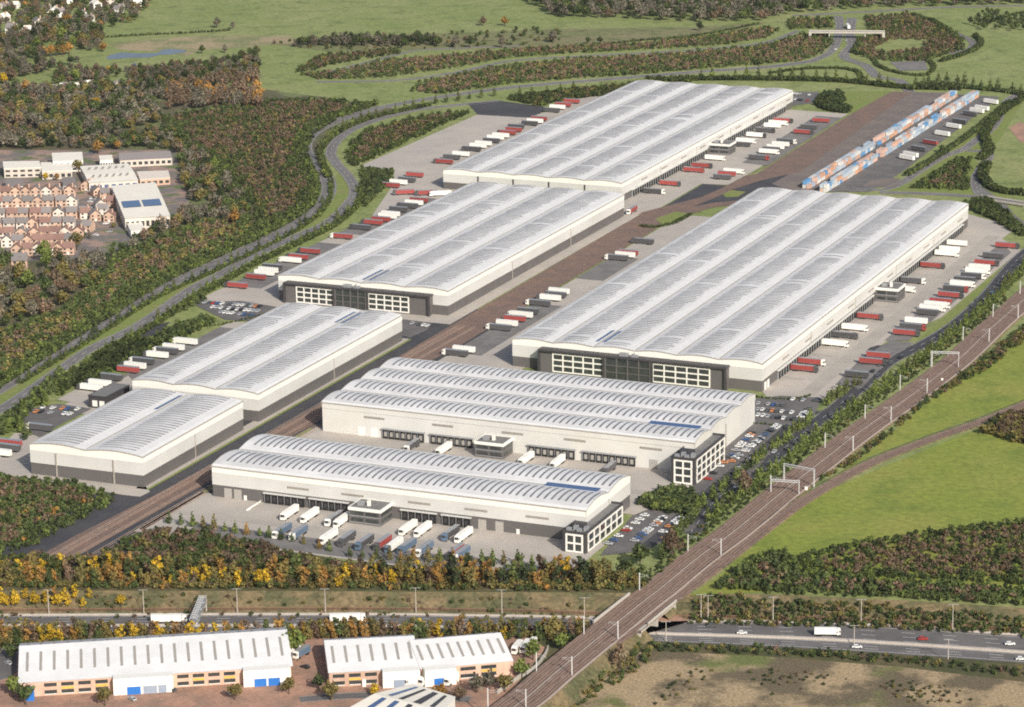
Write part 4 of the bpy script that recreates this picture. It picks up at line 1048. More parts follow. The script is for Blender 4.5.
def fill(poly, sp, jit=.45):
    poly = np.array([p[:2] for p in poly]); lo, hi = poly.min(0), poly.max(0)
    g = np.stack(np.meshgrid(np.arange(lo[0], hi[0], sp), np.arange(lo[1], hi[1], sp)), -1).reshape(-1, 2).astype(float)
    g[::2, 1] += sp*.3; g += RNG.uniform(-jit, jit, g.shape)*sp
    return g[in_poly(g, poly)], poly
def merge(name, pts, protos, choose, scale, mats=('leaf',), kind='stuff', label=None, cat=None, zoff=0.0):
    """one object made of many small plants"""
    Vs, Cs = [], []
    for p in pts:
        V, Ct = protos[choose(p)]; s = scale(p); a = RNG.uniform(0, 2*PI); c, sn = math.cos(a), math.sin(a)
        Vr = np.empty_like(V); Vr[:, 0] = (V[:, 0]*c - V[:, 1]*sn)*s + p[0]; Vr[:, 1] = (V[:, 0]*sn + V[:, 1]*c)*s + p[1]
        Vr[:, 2] = V[:, 2]*s*RNG.uniform(.85, 1.15) + gz(p[0], p[1]) + zoff
        Vs.append(Vr); Cs.append(Ct*RNG.uniform(.8, 1.2))
    o = bpy.data.objects.new(name, quad_mesh(name, np.concatenate(Vs), np.concatenate(Cs), mats)); C.objects.link(o)
    return tag(o, label, cat, None, kind)
# prototypes: index ranges by look
PB = {'g': [bush(i, tint=GR) for i in range(4)], 'b': [bush(10+i, tint=BN) for i in range(4)], 'l': [bush(20+i, tint=LG) for i in range(3)], 'd': [bush(30+i, tint=DK) for i in range(3)], 'o': [bush(40+i, tint=OL) for i in range(3)], 'r': [bush(50+i, tint=OR) for i in range(2)]}
PT = {'g': [broad(100+i, tint=GR) for i in range(4)], 'y': [broad(110+i, tint=GY) for i in range(4)], 'b': [broad(120+i, tint=BN) for i in range(3)], 'o': [broad(130+i, tint=OL) for i in range(3)], 'd': [broad(140+i, tint=DK) for i in range(2)], 'r': [broad(150+i, tint=OR) for i in range(2)], 'l': [broad(160+i, tint=LG) for i in range(2)], 'Y': [broad(170+i, tint=YE) for i in range(2)]}
def flat(d): 
    out, idx = [], {}
    for k, v in d.items(): idx[k] = list(range(len(out), len(out)+len(v))); out += v
    return out, idx
PBl, PBi = flat(PB); PTl, PTi = flat(PT)
def wchoice(idx, w): 
    ks = list(w); ww = list(w.values()); return random.choice(idx[random.choices(ks, ww)[0]])
def clump(pts):
    return pts[(np.sin(pts[:,0]*.11+2*np.sin(pts[:,1]*.05)) + np.sin(pts[:,1]*.13+1.7*np.sin(pts[:,0]*.043)) + RNG.normal(0,.5,len(pts))) > .75]
def plantation(name, pxs, sp=3.6, inner=dict(b=6, g=3, o=1.5, d=1), outer=dict(g=6, d=2, l=1.2), edge=7, sc=(.65, 1.4), label=None, zg=0.0, patchy=True, hole=None):
    pts, poly = fill([P0(x, y, zg) for x, y in pxs], sp)
    if hole is not None:
        hp = np.array([P0(x, y, zg) for x, y in hole]); pts = pts[~in_poly(pts, hp)]
    if name in ('field_scrub', 'motorway_scrub') and 3.5 < sp < 5: pts = clump(pts)
    ed = edge_dist(pts, poly); wob = RNG.normal(0, 2.2, len(pts)); E = {}
    for p, e in zip(pts, ed+wob): E[(p[0], p[1])] = e
    def ch(p):
        e = E[(p[0], p[1])]
        if e < edge: return wchoice(PBi, outer)
        m = math.sin(p[0]*.06+1.3*math.sin(p[1]*.035)) + math.sin(p[1]*.03+.7)
        w = dict(inner)
        if patchy and m < -.5: w['g'] = w.get('g', 1)*3.2
        return wchoice(PBi, w)
    merge(name, pts, PBl, ch, lambda p: random.uniform(*sc), label=label, cat='plantation')
def wood(name, pxs, sp=7.2, mix=dict(g=3, y=5.5, b=1.9, o=2.2, d=1.8, r=.06, l=.15), sc=(.5, 1.3), label=None, hole=None):
    pts, poly = fill([P0(x, y) for x, y in pxs], sp)
    if name == 'mixed_woodland': pts = pts[(np.sin(pts[:,0]*.09+2*np.sin(pts[:,1]*.03)) + np.sin(pts[:,1]*.055+1.7*np.sin(pts[:,0]*.05)) + RNG.normal(0,.5,len(pts))) > -1.25]
    for h in (hole or []):
        hp = np.array([P0(x, y) for x, y in h]); pts = pts[~in_poly(pts, hp)]
    merge(name, pts, PTl, lambda p: wchoice(PTi, mix), lambda p: random.uniform(*sc), label=label, cat='woodland')
plantation('young_plantation', [(160,117),(200,112),(270,101),(330,100),(378,106),(338,119),(314,135),(307,155),(318,175),(320,192),(308,207),(284,221),(256,234),(248,210),(215,165),(172,135)], 4.2, edge=11, label='brown young plantation inside the long bend of the dual carriageway')
plantation('young_plantation', [(345,160),(348,145),(366,131),(400,121),(440,114),(470,113),(354,168)], 4.0, label='narrow young plantation between estate road and far concrete yard')
plantation('young_plantation', [(410,92),(418,84),(461,74),(512,65.5),(587,59),(662,55),(724,50),(768,46),(800,35),(826,33),(835,42),(822,54),(800,62),(768,64),(712,68),(637,75),(587,78),(512,84),(436,95)], 4.4, edge=5, label='long brown plantation strip behind the dual carriageway')
plantation('young_plantation', [(318,80),(300,75),(350,70),(380,62),(431,57),(512,50),(587,46),(662,42),(724,34),(768,28),(780,31),(768,38),(724,45),(662,49),(587,53),(512,57.5),(450,69),(416,74),(386,78)], 4.6, edge=4, label='farthest long brown plantation strip along the lane')
plantation('young_plantation', [(292,73),(320,56),(396,50),(400,54),(356,61),(328,66),(312,72)], 4.6, edge=4, label='small brown plantation beyond the bend of the lane')
plantation('young_plantation', [(862,18),(908,14),(940,26),(963,38),(965,50),(945,56),(925,62),(895,62),(872,60),(851,53),(858,40),(886,32),(868,30)], 4.6, edge=5, hole=[(873,49),(890,40),(930,40),(918,50),(885,53)], label='brown plantation around the green beside the far junction')
plantation('young_plantation', [(786,21),(800,19),(832,19),(834,28),(815,29),(790,30)], 4.6, edge=4, label='small plantation left of the far road bridge')
plantation('young_plantation', [(910,189),(956,160),(972,159),(968,180),(971,191)], 3.8, edge=9, label='triangular plantation inside the yard road loop')
plantation('young_plantation', [(795,557),(843,546),(900,537),(963,529),(1060,516),(1060,592),(993,584),(900,580),(818,577),(800,566)], 3.3, edge=8, inner=dict(b=7, g=2.2, o=1, d=1.2), patchy=False, sc=(.5, 1.15), label='large brown plantation on the slope right of the railway')
plantation('young_plantation', [(718,584),(740,566),(772,552),(786,553),(813,577),(880,582),(993,587),(1060,595),(1060,608),(980,605),(868,598),(768,594),(716,590)], 3.3, edge=6, inner=dict(b=3, g=5, d=2), label='dark green shrub strip above the motorway bank')
plantation('young_plantation', [(-80,480),(0,477),(60,482),(118,496),(112,505),(62,530),(36,545),(0,556),(-80,566)], 3.4, edge=8, inner=dict(b=6, g=3, o=1.5, r=.3), label='brown plantation at far left below the smallest warehouse')
plantation('young_plantation', [(-80,566),(0,560),(40,554),(60,561),(96,560),(130,541),(160,529),(240,540),(340,566),(300,574),(200,568),(100,566),(0,574),(-80,580)], 3.4, edge=3, inner=dict(b=6, g=3.5, o=1.5), outer=dict(g=5, b=3), label='brown plantation strip below the nearest yard')
plantation('shrub_bed', [(633,502),(650,496),(664,489),(690,492),(702,502),(694,516),(672,516),(650,510)], 3.0, dict(d=6, g=3), dict(d=4, g=4), 3, (.9, 1.4), label='dark green shrub bed beside the car park of nearest warehouse')
plantation('shrub_bed', [(57,398),(64,382),(90,362),(120,345),(150,340),(160,346),(140,358),(116,370),(90,385),(76,388)], 3.0, dict(d=7, g=3), dict(g=5, l=2), 2, (1.0, 1.5), label='dark shrub bed left of the medium warehouse trailers')
plantation('shrub_bed', [(362,170),(395,172),(392,182),(372,200),(366,208),(358,196)], 3.2, dict(d=7, g=3), dict(g=5), 2, (1.0, 1.4), label='dark shrub bed at the bend beside far yard')
plantation('shrub_bed', [(815,106),(822,95),(840,94),(846,100),(838,106),(852,110),(848,114),(830,112)], 3.2, dict(d=7, g=3), dict(d=5, g=2), 2, (1.2, 1.7), label='dark shrub clump behind the farthest warehouse yard')
plantation('shrub_bed', [(983,434),(992,422),(1010,417),(1060,410),(1060,450),(1010,442)], 3.2, dict(o=6, b=3), dict(d=3, o=3), 3, (1.2, 1.7), label='brownish shrub clump in the pasture at right edge')
plantation('shrub_bed', [(962,205),(985,200),(1010,216),(1030,238),(1020,236),(995,222)], 3.0, dict(d=5, g=4), dict(g=5), 2, (1.0, 1.5), label='dark shrubs sloping behind the biggest yard corner')
plantation('railway_scrub', [(815,485),(850,460),(892,428),(932,396),(966,372),(1030,322),(1040,330),(985,372),(930,402),(880,445),(850,466)], 3.0, dict(o=3, d=3, b=3), dict(o=3, g=3), 2, (.5, 1.0), label='rough scrub between the railway and the pasture')
plantation('railway_scrub', [(640,592),(690,549),(740,510),(790,472),(840,432),(900,388),(950,351),(1010,298),(1000,296),(940,345),(890,383),(830,428),(780,466),(730,503),(680,542),(640,578)], 3.0, dict(d=4, g=4, o=2), dict(d=4, g=4), 2, (.35, .7), label='dark scrub along the left side of the railway')
plantation('motorway_scrub', [(690,600),(720,594),(768,598),(868,602),(980,610),(1060,618),(1060,628),(980,621),(868,616),(760,614),(690,612)], 2.6, dict(o=3, g=4, b=2, d=3), dict(o=2, g=3, d=2), 2, (.5, 1.0), label='patchy scrub on the motorway bank right of the bridge')
plantation('motorway_scrub', [(-60,592),(300,594),(600,597),(600,606),(300,606),(-60,606)], 7.5, dict(o=4, g=2, b=3), dict(o=3, g=2, b=2), 2, (.4, .8), label='sparse scrub on the motorway bank left of the bridge')
plantation('field_scrub', [(690,665),(800,672),(900,680),(1030,695),(1060,720),(900,712),(800,700),(690,690),(640,720)], 3.6, dict(o=3, d=5, b=3), dict(o=3, d=3), 2, (.25, .6), label='dark scattered scrub in the dry field below the motorway', zg=-5)
plantation('field_scrub', [(645,645),(768,648),(896,657),(1060,674),(1060,682),(896,664),(760,655),(645,652)], 3.4, dict(o=3, d=5, b=1), dict(d=3, g=3), 2, (.5, .9), label='dark scrub strip along the near side of the motorway', zg=-5)
plantation('railway_scrub', [(600,668),(612,650),(640,640),(660,648),(640,670),(590,700),(560,720),(545,716)], 3.6, dict(g=4, o=4), dict(g=3, o=3), 2, (.5, 1.0), label='green scrub beside the railway bank at bottom', zg=-5)
plantation('belt_undergrowth', [(-80,574),(0,572),(100,569),(340,568),(500,574),(640,578),(650,588),(600,592),(300,589.5),(-80,589)], 2.8, dict(o=7, g=3, b=2, r=1.2), dict(o=5, g=3), 2, (.7, 1.2), label='thick undergrowth beneath the autumn tree belt')
plantation('belt_undergrowth', [(-60,640),(0,638),(300,637),(590,637),(588,643),(510,640),(330,638),(300,641),(0,648),(-60,650)], 2.8, dict(o=4, g=3, b=3, d=2), dict(o=3, g=3, d=2), 2, (.8, 1.3), label='thick undergrowth beneath the trees behind the brick units', zg=-5)
plantation('motorway_scrub', [(-60,591),(300,593),(590,596),(590,610),(300,611),(-60,611)], 4.6, dict(o=5, g=1.5, b=4), dict(o=4, b=3), 2, (.25, .55), label='low brown scrub scattered over the motorway bank')
plantation('shrub_bed', [(148,346),(168,331),(205,318),(216,322),(186,338),(166,346)], 3.0, dict(d=5, g=4, l=1), dict(g=5, l=2), 2, (1.0, 1.6), label='dark shrub bed right of the estate road entrance')
plantation('shrub_bed', [(-20,440),(0,425),(60,374),(70,380),(50,396),(30,412),(10,434)], 3.0, dict(g=5, d=4, l=1), dict(g=5, l=2), 2, (1.0, 1.6), label='green shrub bed beside the estate road at far left')
plantation('shrub_bed', [(505,99),(560,92),(628,86),(642,81),(634,88),(604,96),(566,101),(540,107)], 3.4, dict(g=5, o=2, d=2, b=1), dict(g=5, l=2), 2, (.9, 1.5), label='green shrub strip between the far road and farthest yard')
plantation('shrub_bed', [(640,79),(690,79),(690,84),(665,81.5)], 3.4, dict(g=5, d=2), dict(g=5, l=2), 2, (.9, 1.4), label='small shrub strip behind the farthest warehouse corner')
ppatch('rough_grass', [(270,44),(330,36),(450,33),(560,29),(700,27),(770,22),(740,30),(640,41),(560,47),(430,50),(330,52)], 'rough', .09)
plantation('field_scrub', [(270,44),(330,36),(450,33),(560,29),(560,44),(430,49),(330,52)], 13, dict(o=3, d=3, g=3, b=2), dict(d=3, g=3), 2, (.6, 1.5), label='scattered bushes in the rough far pasture')
HOUSING = [(-80,150),(40,150),(110,150),(175,150),(192,215),(135,243),(100,262),(60,262),(-80,268)]
wood('mixed_woodland', [(-160,70),(0,92),(100,78),(165,92),(160,118),(172,137),(215,167),(248,212),(225,222),(190,226),(140,246),(112,258),(92,285),(60,312),(0,335),(-160,440)], 7.6, hole=[HOUSING, [(26,86),(132,80),(134,87.5),(26,92)], [(206,117),(236,116),(236,124),(204,124)]], label='mixed autumn woodland around the housing estate')
plantation('young_plantation', [(246,216),(254,237),(217,255),(160,281),(100,319),(50,351),(0,382),(-100,445),(-100,400),(0,334),(60,312),(92,285),(112,258),(140,246),(190,226)], 4.4, edge=9, inner=dict(b=3.5, g=3.5, o=3.5), outer=dict(g=5, l=2, d=1, o=1), sc=(.8,1.45), label='brown and green young plantation between wood and dual carriageway')
wood('village_woodland', [(-160,-30),(150,-14),(150,8),(135,22),(110,30),(60,34),(0,32),(-160,28)], 11, dict(y=4, g=3, b=2, d=2, o=1, r=.4), (.6, 1.0), label='trees between the white houses of the distant village')
wood('mixed_woodland', [(-160,30),(0,34),(60,36),(108,32),(102,45),(98,56),(62,70),(40,74),(30,78),(0,86),(-160,76)], 8.5, hole=[[(44,54),(70,50),(98,52),(98,58),(64,66),(44,64)]], label='dark trees between the far fields and the distant village')
wood('mixed_woodland', [(165,88),(255,78),(262,96),(265,108),(235,108),(168,112)], 8, dict(b=6, r=1.5, y=2), label='rusty brown copse behind the young plantation')
wood('far_woodland', [(560,19),(600,18),(700,24),(760,22),(800,14),(860,9),(1060,4),(1060,-40),(-100,-60),(-100,-14),(200,-12),(480,-14),(540,8)], 11, dict(y=6, g=2, d=1.5, b=1.2), (.9, 1.4), label='grey leafless woodland along the far edge of the fields')
wood('far_copse', [(128,78),(170,69),(228,70),(258,60),(262,80),(240,86),(165,92),(130,90)], 8.5, dict(y=4, g=3, b=3, d=3, o=1), (.6, 1.0), label='mixed trees between pond meadow and the young plantation')
wood('far_hedge', [(40,88),(60,70),(130,72),(220,62),(260,50),(262,54),(220,70),(165,86),(130,76),(60,84)], 9, dict(y=3, g=3, b=3, d=1), (.6, .9), label='uneven hedge with trees below the pond')
wood('far_hedge', [(284,48),(330,41),(385,40),(440,42),(440,47),(330,47)], 8, dict(y=4, g=3, d=2), (.7, 1.1), label='grey green tree belt across the far field')
wood('far_hedge', [(968,25),(985,12),(1060,26),(1060,32),(985,31)], 9, dict(d=3, g=3), (.5, .8), label='dark hedges in the far right field')
def hedge(pxs, wd, label, mix=dict(g=4, d=3), sc=(.6, .9), sp=2.2, cat='hedge'):
    pl = resample(smooth([P0(x, y) for x, y in pxs], 5), sp); n = normals2(pl)
    pts = np.concatenate([pl + n*o + RNG.normal(0, .3, pl.shape) for o in ((0,) if wd < 2 else np.arange(-wd/2, wd/2+.1, 2.2))])
    merge('hedge', pts, PBl, lambda p: wchoice(PBi, mix), lambda p: random.uniform(*sc), kind=None, label=label, cat=cat)
hedge([(770,74),(800,70),(835,69),(855,72),(862,80)], 4, 'hedge below the oval green by the far junction')
hedge([(690,80),(760,80),(840,82),(900,88),(960,90)], 7, 'thick dark hedge behind the farthest warehouse and yard', sc=(.9, 1.3))
hedge([(910,90),(930,86),(960,88),(1000,92),(1024,96)], 6, 'dark hedge beyond the container stacks', sc=(.9, 1.3))
hedge([(872,60),(880,68),(900,74),(925,76),(935,68),(928,60)], 4, 'curving dark hedge around the grey pad at far junction')
hedge([(908,176),(930,163),(960,143),(985,124),(1010,103)], 3, 'long straight hedge right of the container yard trailers', sc=(.9, 1.3))
hedge([(982,160),(990,150),(985,135),(1000,115),(1026,98)], 5, 'hedge along the outer side of the yard road', sc=(.9, 1.4))
hedge([(985,165),(982,180),(998,192),(1030,196)], 6, 'broad dark hedge below the round pasture at right', sc=(1.0, 1.5))
hedge([(104,38),(140,36),(200,33),(230,31)], 2, 'thin hedge crossing the far green field')
hedge([(600,45),(640,41),(690,37),(730,30),(760,24)], 1, 'thin dark field boundary hedge far right of the lone tree')
hedge([(985,24),(1010,16),(1030,12)], 3, 'dark hedge crossing the farthest right field')
hedge([(912,16),(935,24),(950,34),(952,40)], 4, 'dark hedge along the inner side of the far loop road', sc=(.9,1.3))
hedge([(974,36),(980,43),(974,50),(960,56),(940,62)], 4, 'dark hedge outside the bend of far loop road', sc=(.9,1.3))
hedge([(690,215),(672,224),(650,228),(640,226)], 3, 'clipped hedge round the small lawn by the rails', sc=(.5, .7))
hedge([(205,327),(225,325),(280,312)], 2, 'low hedge at the front of the left car park', sc=(.4, .6))
hedge([(745,424),(770,426),(795,430)], 2, 'low hedge between the two right hand car parks', sc=(.4, .6))
hedge([(745,396),(770,400),(800,400),(812,396)], 2, 'low green hedge before the right corner of biggest warehouse', sc=(.4, .6))
ppatch('lawn', [(664,226),(690,214),(676,212),(655,219)], 'lawn', .30)

hedge([(20,384),(56,362),(100,335),(160,297),(217,271),(256,252),(290,235),(318,216),(330,199),(331,180)], 2.5, 'shrub line on the strip between the two left roads', dict(g=5, l=2, d=1), (.4, .75))
hedge([(-10,392),(56,349),(100,321.5),(160,284),(217,257),(256,239),(288,222),(310,206),(317,190)], 5, 'bushy green edge at wood side of dual carriageway', dict(g=5, l=2.5, d=2), (.9, 1.5))
hedge([(290,170),(297,150),(300,140),(310,128),(326,119),(350,112),(376,104)], 5, 'bushy green edge outside the bend of dual carriageway', dict(g=5, l=2, d=2), (.9, 1.4))
hedge([(100,356),(148,330),(200,297),(256,265),(300,244),(335,226),(357,207),(363,192)], 2.5, 'green hedge right of the estate road', dict(g=5, l=2.5, d=1), (.7, 1.2))
hedge([(330,178),(322,160),(323,147),(345,130),(380,117),(431,106)], 3, 'green shrub line inside the road bend', dict(g=5, l=2, d=1), (.7, 1.2))
hedge([(712,521),(727,508),(756,486),(787,464),(817,440),(851,414),(884,390),(917,365),(952,339),(988,308),(1033,264)], 3.5, 'green hedge between perimeter road and railway', dict(g=5, l=4), (.45, .8))
# single trees ---------------------------------------------------------------
MESH = {}
def crown_obj(kind, arr): 
    if kind not in MESH: MESH[kind] = quad_mesh('crown', *arr)
    return MESH[kind]
TRUNK = {}
def trunk_mesh(h, r0, limbs, seed):
    k = (h, r0, limbs, seed)
    if k not in TRUNK:
        V = trunk_quads(h, r0, limbs, seed); TRUNK[k] = quad_mesh('trunk', V, np.zeros_like(V)+.1, ('bark',))
    return TRUNK[k]
def tree(q, name, label, group, kind, arr, h, scale=1.0, r0=.28, cat='tree', sz=1.0):
    t = thing(name, label, cat, q, random.uniform(0, 6.28), group); t.scale = (scale, scale, scale*sz)
    for nm, me in (('trunk', trunk_mesh(round(h*.8), r0, 4, 3)), ('crown', crown_obj(kind, arr))):
        o = bpy.data.objects.new(nm, me); C.objects.link(o); o.parent = t
    return t
CONES = [('cg%d' % i, cone(200+i, tint=GR, h=7+.4*i)) for i in range(3)] + [('cl%d' % i, cone(210+i, tint=LG)) for i in range(3)] + [('co0', cone(220, tint=OL)), ('cb0', cone(230, tint=OR))]
def tree_row(pxs, sp, phrase, kinds=None, sc=(.85, 1.2), jit=.6, group=None, name='roadside_tree', skip=.05, size=1.0, adj='young'):
    pl = resample(smooth([P(x, y)[:2] for x, y in pxs], 5), sp); k = 0
    for p in pl:
        if random.random() < skip: continue
        p = p + RNG.normal(0, jit, 2); k += 1
        kd, arr = CONES[random.choice(kinds or range(6))]
        tree((p[0], p[1], gz(*p)), name, f'{nth(k)} {adj} tree from near end of row {phrase}', group or 'trees in row ' + phrase, kd, arr, 7, random.uniform(*sc)*size, .14)
Gk, Lk = [0,1,2], [3,4,5]
tree_row([(20,383),(56,361),(100,334),(160,296),(217,270),(256,251),(290,234),(318,215),(330,198)], 10.5, 'between the two left roads', [0,1,2,3], (.6,1.0), 1.4)
tree_row([(10,378),(56,348),(100,320),(160,283),(217,256),(256,238),(288,221),(310,205),(316,190),(308,165)], 11.5, 'at wood side of dual carriageway', [0,1,3,4], (.75,1.2), 1.2)
tree_row([(20,414),(60,384),(100,356),(148,330),(200,296),(256,264),(300,243),(335,225),(356,207),(362,192)], 11, 'right of the estate road', [0,1,3,4,5], (.7,1.1), 1.6)
tree_row([(326,178),(320,160),(322,147),(345,129),(380,116),(431,105),(500,96),(560,92),(610,90),(632,88)], 12, 'inside the far bend of dual carriageway', [0,1,3], (.9,1.3), .8)
tree_row([(690,79),(740,78),(800,79),(850,82),(890,86)], 10, 'behind the farthest warehouse', [0,1,2,3], (1.1,1.6))
tree_row([(915,86),(945,82),(970,85),(1000,90),(1020,94)], 9, 'beyond the container stacks', [0,1,2], (1.0,1.5))
tree_row([(711,520),(726,507),(755,484),(786,462),(816,438),(850,412),(883,388),(916,363),(951,337),(987,306),(1032,262)], 8, 'between perimeter road and railway', [1,3,4,5,4], (.75,1.25), .9)
tree_row([(700,508),(722,490),(748,470),(780,446),(792,438)], 6.5, 'beside cream warehouse car park', [3,4,5,0], (.85,1.2), .7)
tree_row([(795,434),(806,426),(812,418)], 5.5, 'at the corner of upper car park', [3,4,1], (.85,1.2), .8)
tree_row([(826,406),(845,394),(862,384)], 5, 'at near end of biggest yard', [3,1,4], (.85,1.2), .7)
tree_row([(170,524),(230,533),(290,542),(350,557),(420,562),(500,564),(560,573),(606,580)], 6.2, 'in front of the nearest yard', [0,2,3,4,6,7], (.7,1.15), .5, name='young_conifer')
tree_row([(660,560),(676,540),(690,525),(698,512)], 6, 'beside nearest car park exit', [3,4,0], (.9,1.3), .8)
tree_row([(140,344),(160,338),(185,332)], 8, 'near the left roadside entrance', [0,3], (.9,1.3), 1.5)
tree_row([(26,440),(18,428),(28,414),(50,404)], 7, 'left of the smallest car park', [0,3,1], (.9,1.3), 1.5)
tree_row([(168,318),(190,310),(205,298)], 7, 'left of the upper left car park', [0,3,1], (.9,1.3), 1.5)
# autumn belts on either side of the motorway
TALLS = {'green': [('tg%d' % i, tall(300+i, tint=GR)) for i in range(3)], 'olive': [('to%d' % i, tall(310+i, tint=OL)) for i in range(3)], 'orange': [('tr%d' % i, tall(320+i, tint=OR)) for i in range(2)], 'golden': [('ty%d' % i, tall(330+i, tint=YE, h=9)) for i in range(2)], 'brown': [('tb%d' % i, tall(340+i, tint=BN)) for i in range(2)], 'dark green': [('td%d' % i, tall(350+i, tint=DK)) for i in range(2)]}
CNT = {}
def belt(n, x0, x1, yf0, yf1, w, phrase, sc=(.75,1.1), minsep=3.0):
    done = []; tries = 0; L = []
    while len(L) < n and tries < n*30:
        tries += 1; x = random.uniform(x0, x1); y = random.uniform(yf0(x), yf1(x)); q = P(x, y)
        if any((q[0]-a)**2 + (q[1]-b)**2 < minsep**2 for a, b in done): continue
        done.append((q[0], q[1])); L.append((x, q))
    for x, q in sorted(L, key=lambda a: a[0]):
        ww = w(x) if callable(w) else w; c = random.choices(list(ww), list(ww.values()))[0]
        kd, arr = random.choice(TALLS[c]); CNT[(phrase, c)] = CNT.get((phrase, c), 0) + 1
        tree(q, 'autumn_tree' if c in ('orange', 'golden', 'brown', 'olive') else 'belt_tree', f'{nth(CNT[(phrase, c)])} {c} tree from the left in the belt {phrase}', 'trees in belt ' + phrase, kd, arr, 10, random.uniform(*sc), .22)
belt(230, -10, 645, lambda x: np.interp(x, [0,100,340,640], [572,568,572,577]), lambda x: np.interp(x, [0,300,640], [588,589,590]),
     lambda x: dict(green=1.6, olive=4.5, orange=3.2 if x < 520 else 1.2, golden=2.0 if x < 480 else .7, brown=1.0, **{'dark green': .5 if x < 450 else 5}), 'above the motorway bank', (.6,1.2), 2.4)
belt(14, 0, 90, lambda x: 598, lambda x: 607, dict(golden=6, orange=1), 'on the bank at far left', (.55,.8), 4)
belt(80, -5, 325, lambda x: 639, lambda x: 646 - x*.028, dict(olive=4, orange=3, golden=2, brown=2.5, green=1), 'behind the long brick unit', (.75,1.05), 2.4)
belt(72, 296, 588, lambda x: 635, lambda x: 640, dict(olive=4, orange=2, golden=1, brown=3, green=2.5), 'behind the shorter brick unit', (.7,1.0), 2.4)
# larger trees one can tell apart
def big(px, py, col, label, s=1.0, sz=1.0, h=10):
    kd = 'big_%s_%d' % (col, random.randint(0, 1)); i = int(kd[-1]) % len(PT[col])
    tree(P(px, py), 'broadleaf_tree', label, None, kd, PT[col][i], 10, s, .35, sz=sz)
for k, x in enumerate((4,15,36,58,121)): big(x, 606.5, 'Y', f'{nth(k+1)} round golden tree from the left at the foot of motorway bank', .62)
big(744,494,'b','rusty brown round tree beside the perimeter road and railway',1.25)
big(672,556,'b','rusty brown round tree beside the nearest car park',1.3)
big(729,507,'g','dark green round tree beside the perimeter road bend',1.0)
big(640,566,'g','dark green tree at the end of the motorway belt',1.2)
big(620,668,'b','brown bush like tree on the railway edge below bridge',1.1)
big(533,660,'l','bright green tree beside the curved yard wall',1.0); big(522,678,'l','light green tree at the end of shorter brick unit',.9)
big(553,640,'o','olive tree between yard trailers and the railway',1.1); big(561,650,'l','small green tree nearest the railway embankment',.8)
big(296,655,'l','yellow green tree between the two brick units',1.25)
big(319,690,'d','dark tree at the left corner of shorter brick unit',.8); big(331,700,'o','olive yellow tree before the shorter brick unit',.9)
big(375,696,'Y','small golden tree above the striped roof',.6); big(105,706,'o','brown olive tree before the long brick unit left half',.9)
big(235,700,'o','olive bush like tree before long brick unit centre',.8); big(289,694,'o','olive tree at right end of long brick unit',.8)
big(440,700,'r','orange tree right of the striped roof',.8); big(460,702,'b','brown tree right of the striped roof',.8); big(476,693,'y','grey tree before the right brick unit',.9); big(490,690,'y','pale leafless tree beside the right brick unit',.9); big(505,692,'o','olive tree by the yard wall bend',.9)
big(14,697,'l','green tree at the lower left corner',1.0); big(26,705,'g','dark tree at the lower left corner',1.0); big(11,660,'g','green shrub tree left of the long brick unit',.8)
for k, (x, c) in enumerate([(45,'r'),(51,'r'),(57,'o'),(63,'r'),(69,'r')]): big(x, 58-k*.8, c, f'{nth(k+1)} golden brown tree from the left in the meadow group', 1.25)
for x, y, c, l, s in [(553,43,'y','lone round tree in the far green field',1.3),(588,44,'g','small tree right of the lone round field tree',.7),(600,44,'d','darker small tree right of the lone round field tree',.8),(700,31,'d','dark round tree in the far field corner',1.0),(455,48,'y','left one of two dark trees above the lane',1.25),(470,48,'d','right one of two dark trees above the lane',1.25),(502,48,'y','grey round tree alone right of two dark trees',1.1),(483,26,'b','left rusty tree on the far field rise',1.0),(505,26,'r','right rusty tree on the far field rise',1.0),(217,28,'y','left dark bush tree in the far meadow',1.1),(233,29,'y','right small bush tree in the far meadow',.8),(202,54,'g','round bush tree right of the pond',.9),(225,53,'y','flat bush tree right of the pond',.8),(103,52,'r','orange tree at the left end of pond',1.0),(235,66,'d','dark tree in the hedge below the pond',1.1),(109,74,'Y','golden tree above the row of white homes',.8),(4,84,'Y','golden tree at the far left edge',1.1),(97,108,'Y','golden tree in the wood above housing estate',1.0),(108,102,'r','orange tree in the wood above housing estate',1.0),(130,90,'r','orange tree below the row of white homes',.9),(98,154,'r','large orange tree behind white shed',1.2),(118,150,'r','small orange tree behind white shed',.8),(79,172,'o','olive yellow tree beside white office block',1.0),(235,226,'r','large orange tree in the wood near road bend',1.2),(215,222,'r','smaller orange tree in the wood near road bend',1.0),(62,84,'l','light green tree in the wood at left',.9),(77,250,'o','olive tree below the brick terraces',1.3),(45,262,'l','bright green tree below the brick terraces',1.5),(28,290,'l','bright green tree in the wood at lower left',1.4),(5,270,'g','green tree at left edge below terraces',1.4),(37,7,'r','orange tree among the distant village houses',.8),(150,226,'Y','golden bush tree at corner of the striped shed',.5),(46,180,'Y','left golden small tree above terraces',.6),(57,181,'r','right golden small tree above terraces',.6)]:
    big(x, y, c, l, s)
big(760,66,'g','tree at left end of oval green',.8); big(942,153,'g','tree on the island of yard road junction',.7)
for k in range(10): big(655+random.uniform(-12,30), 505+random.uniform(-3,8), 'g' if k % 2 else 'l', f'{nth(k+1)} bushy tree in the clump by nearest car park', .55)

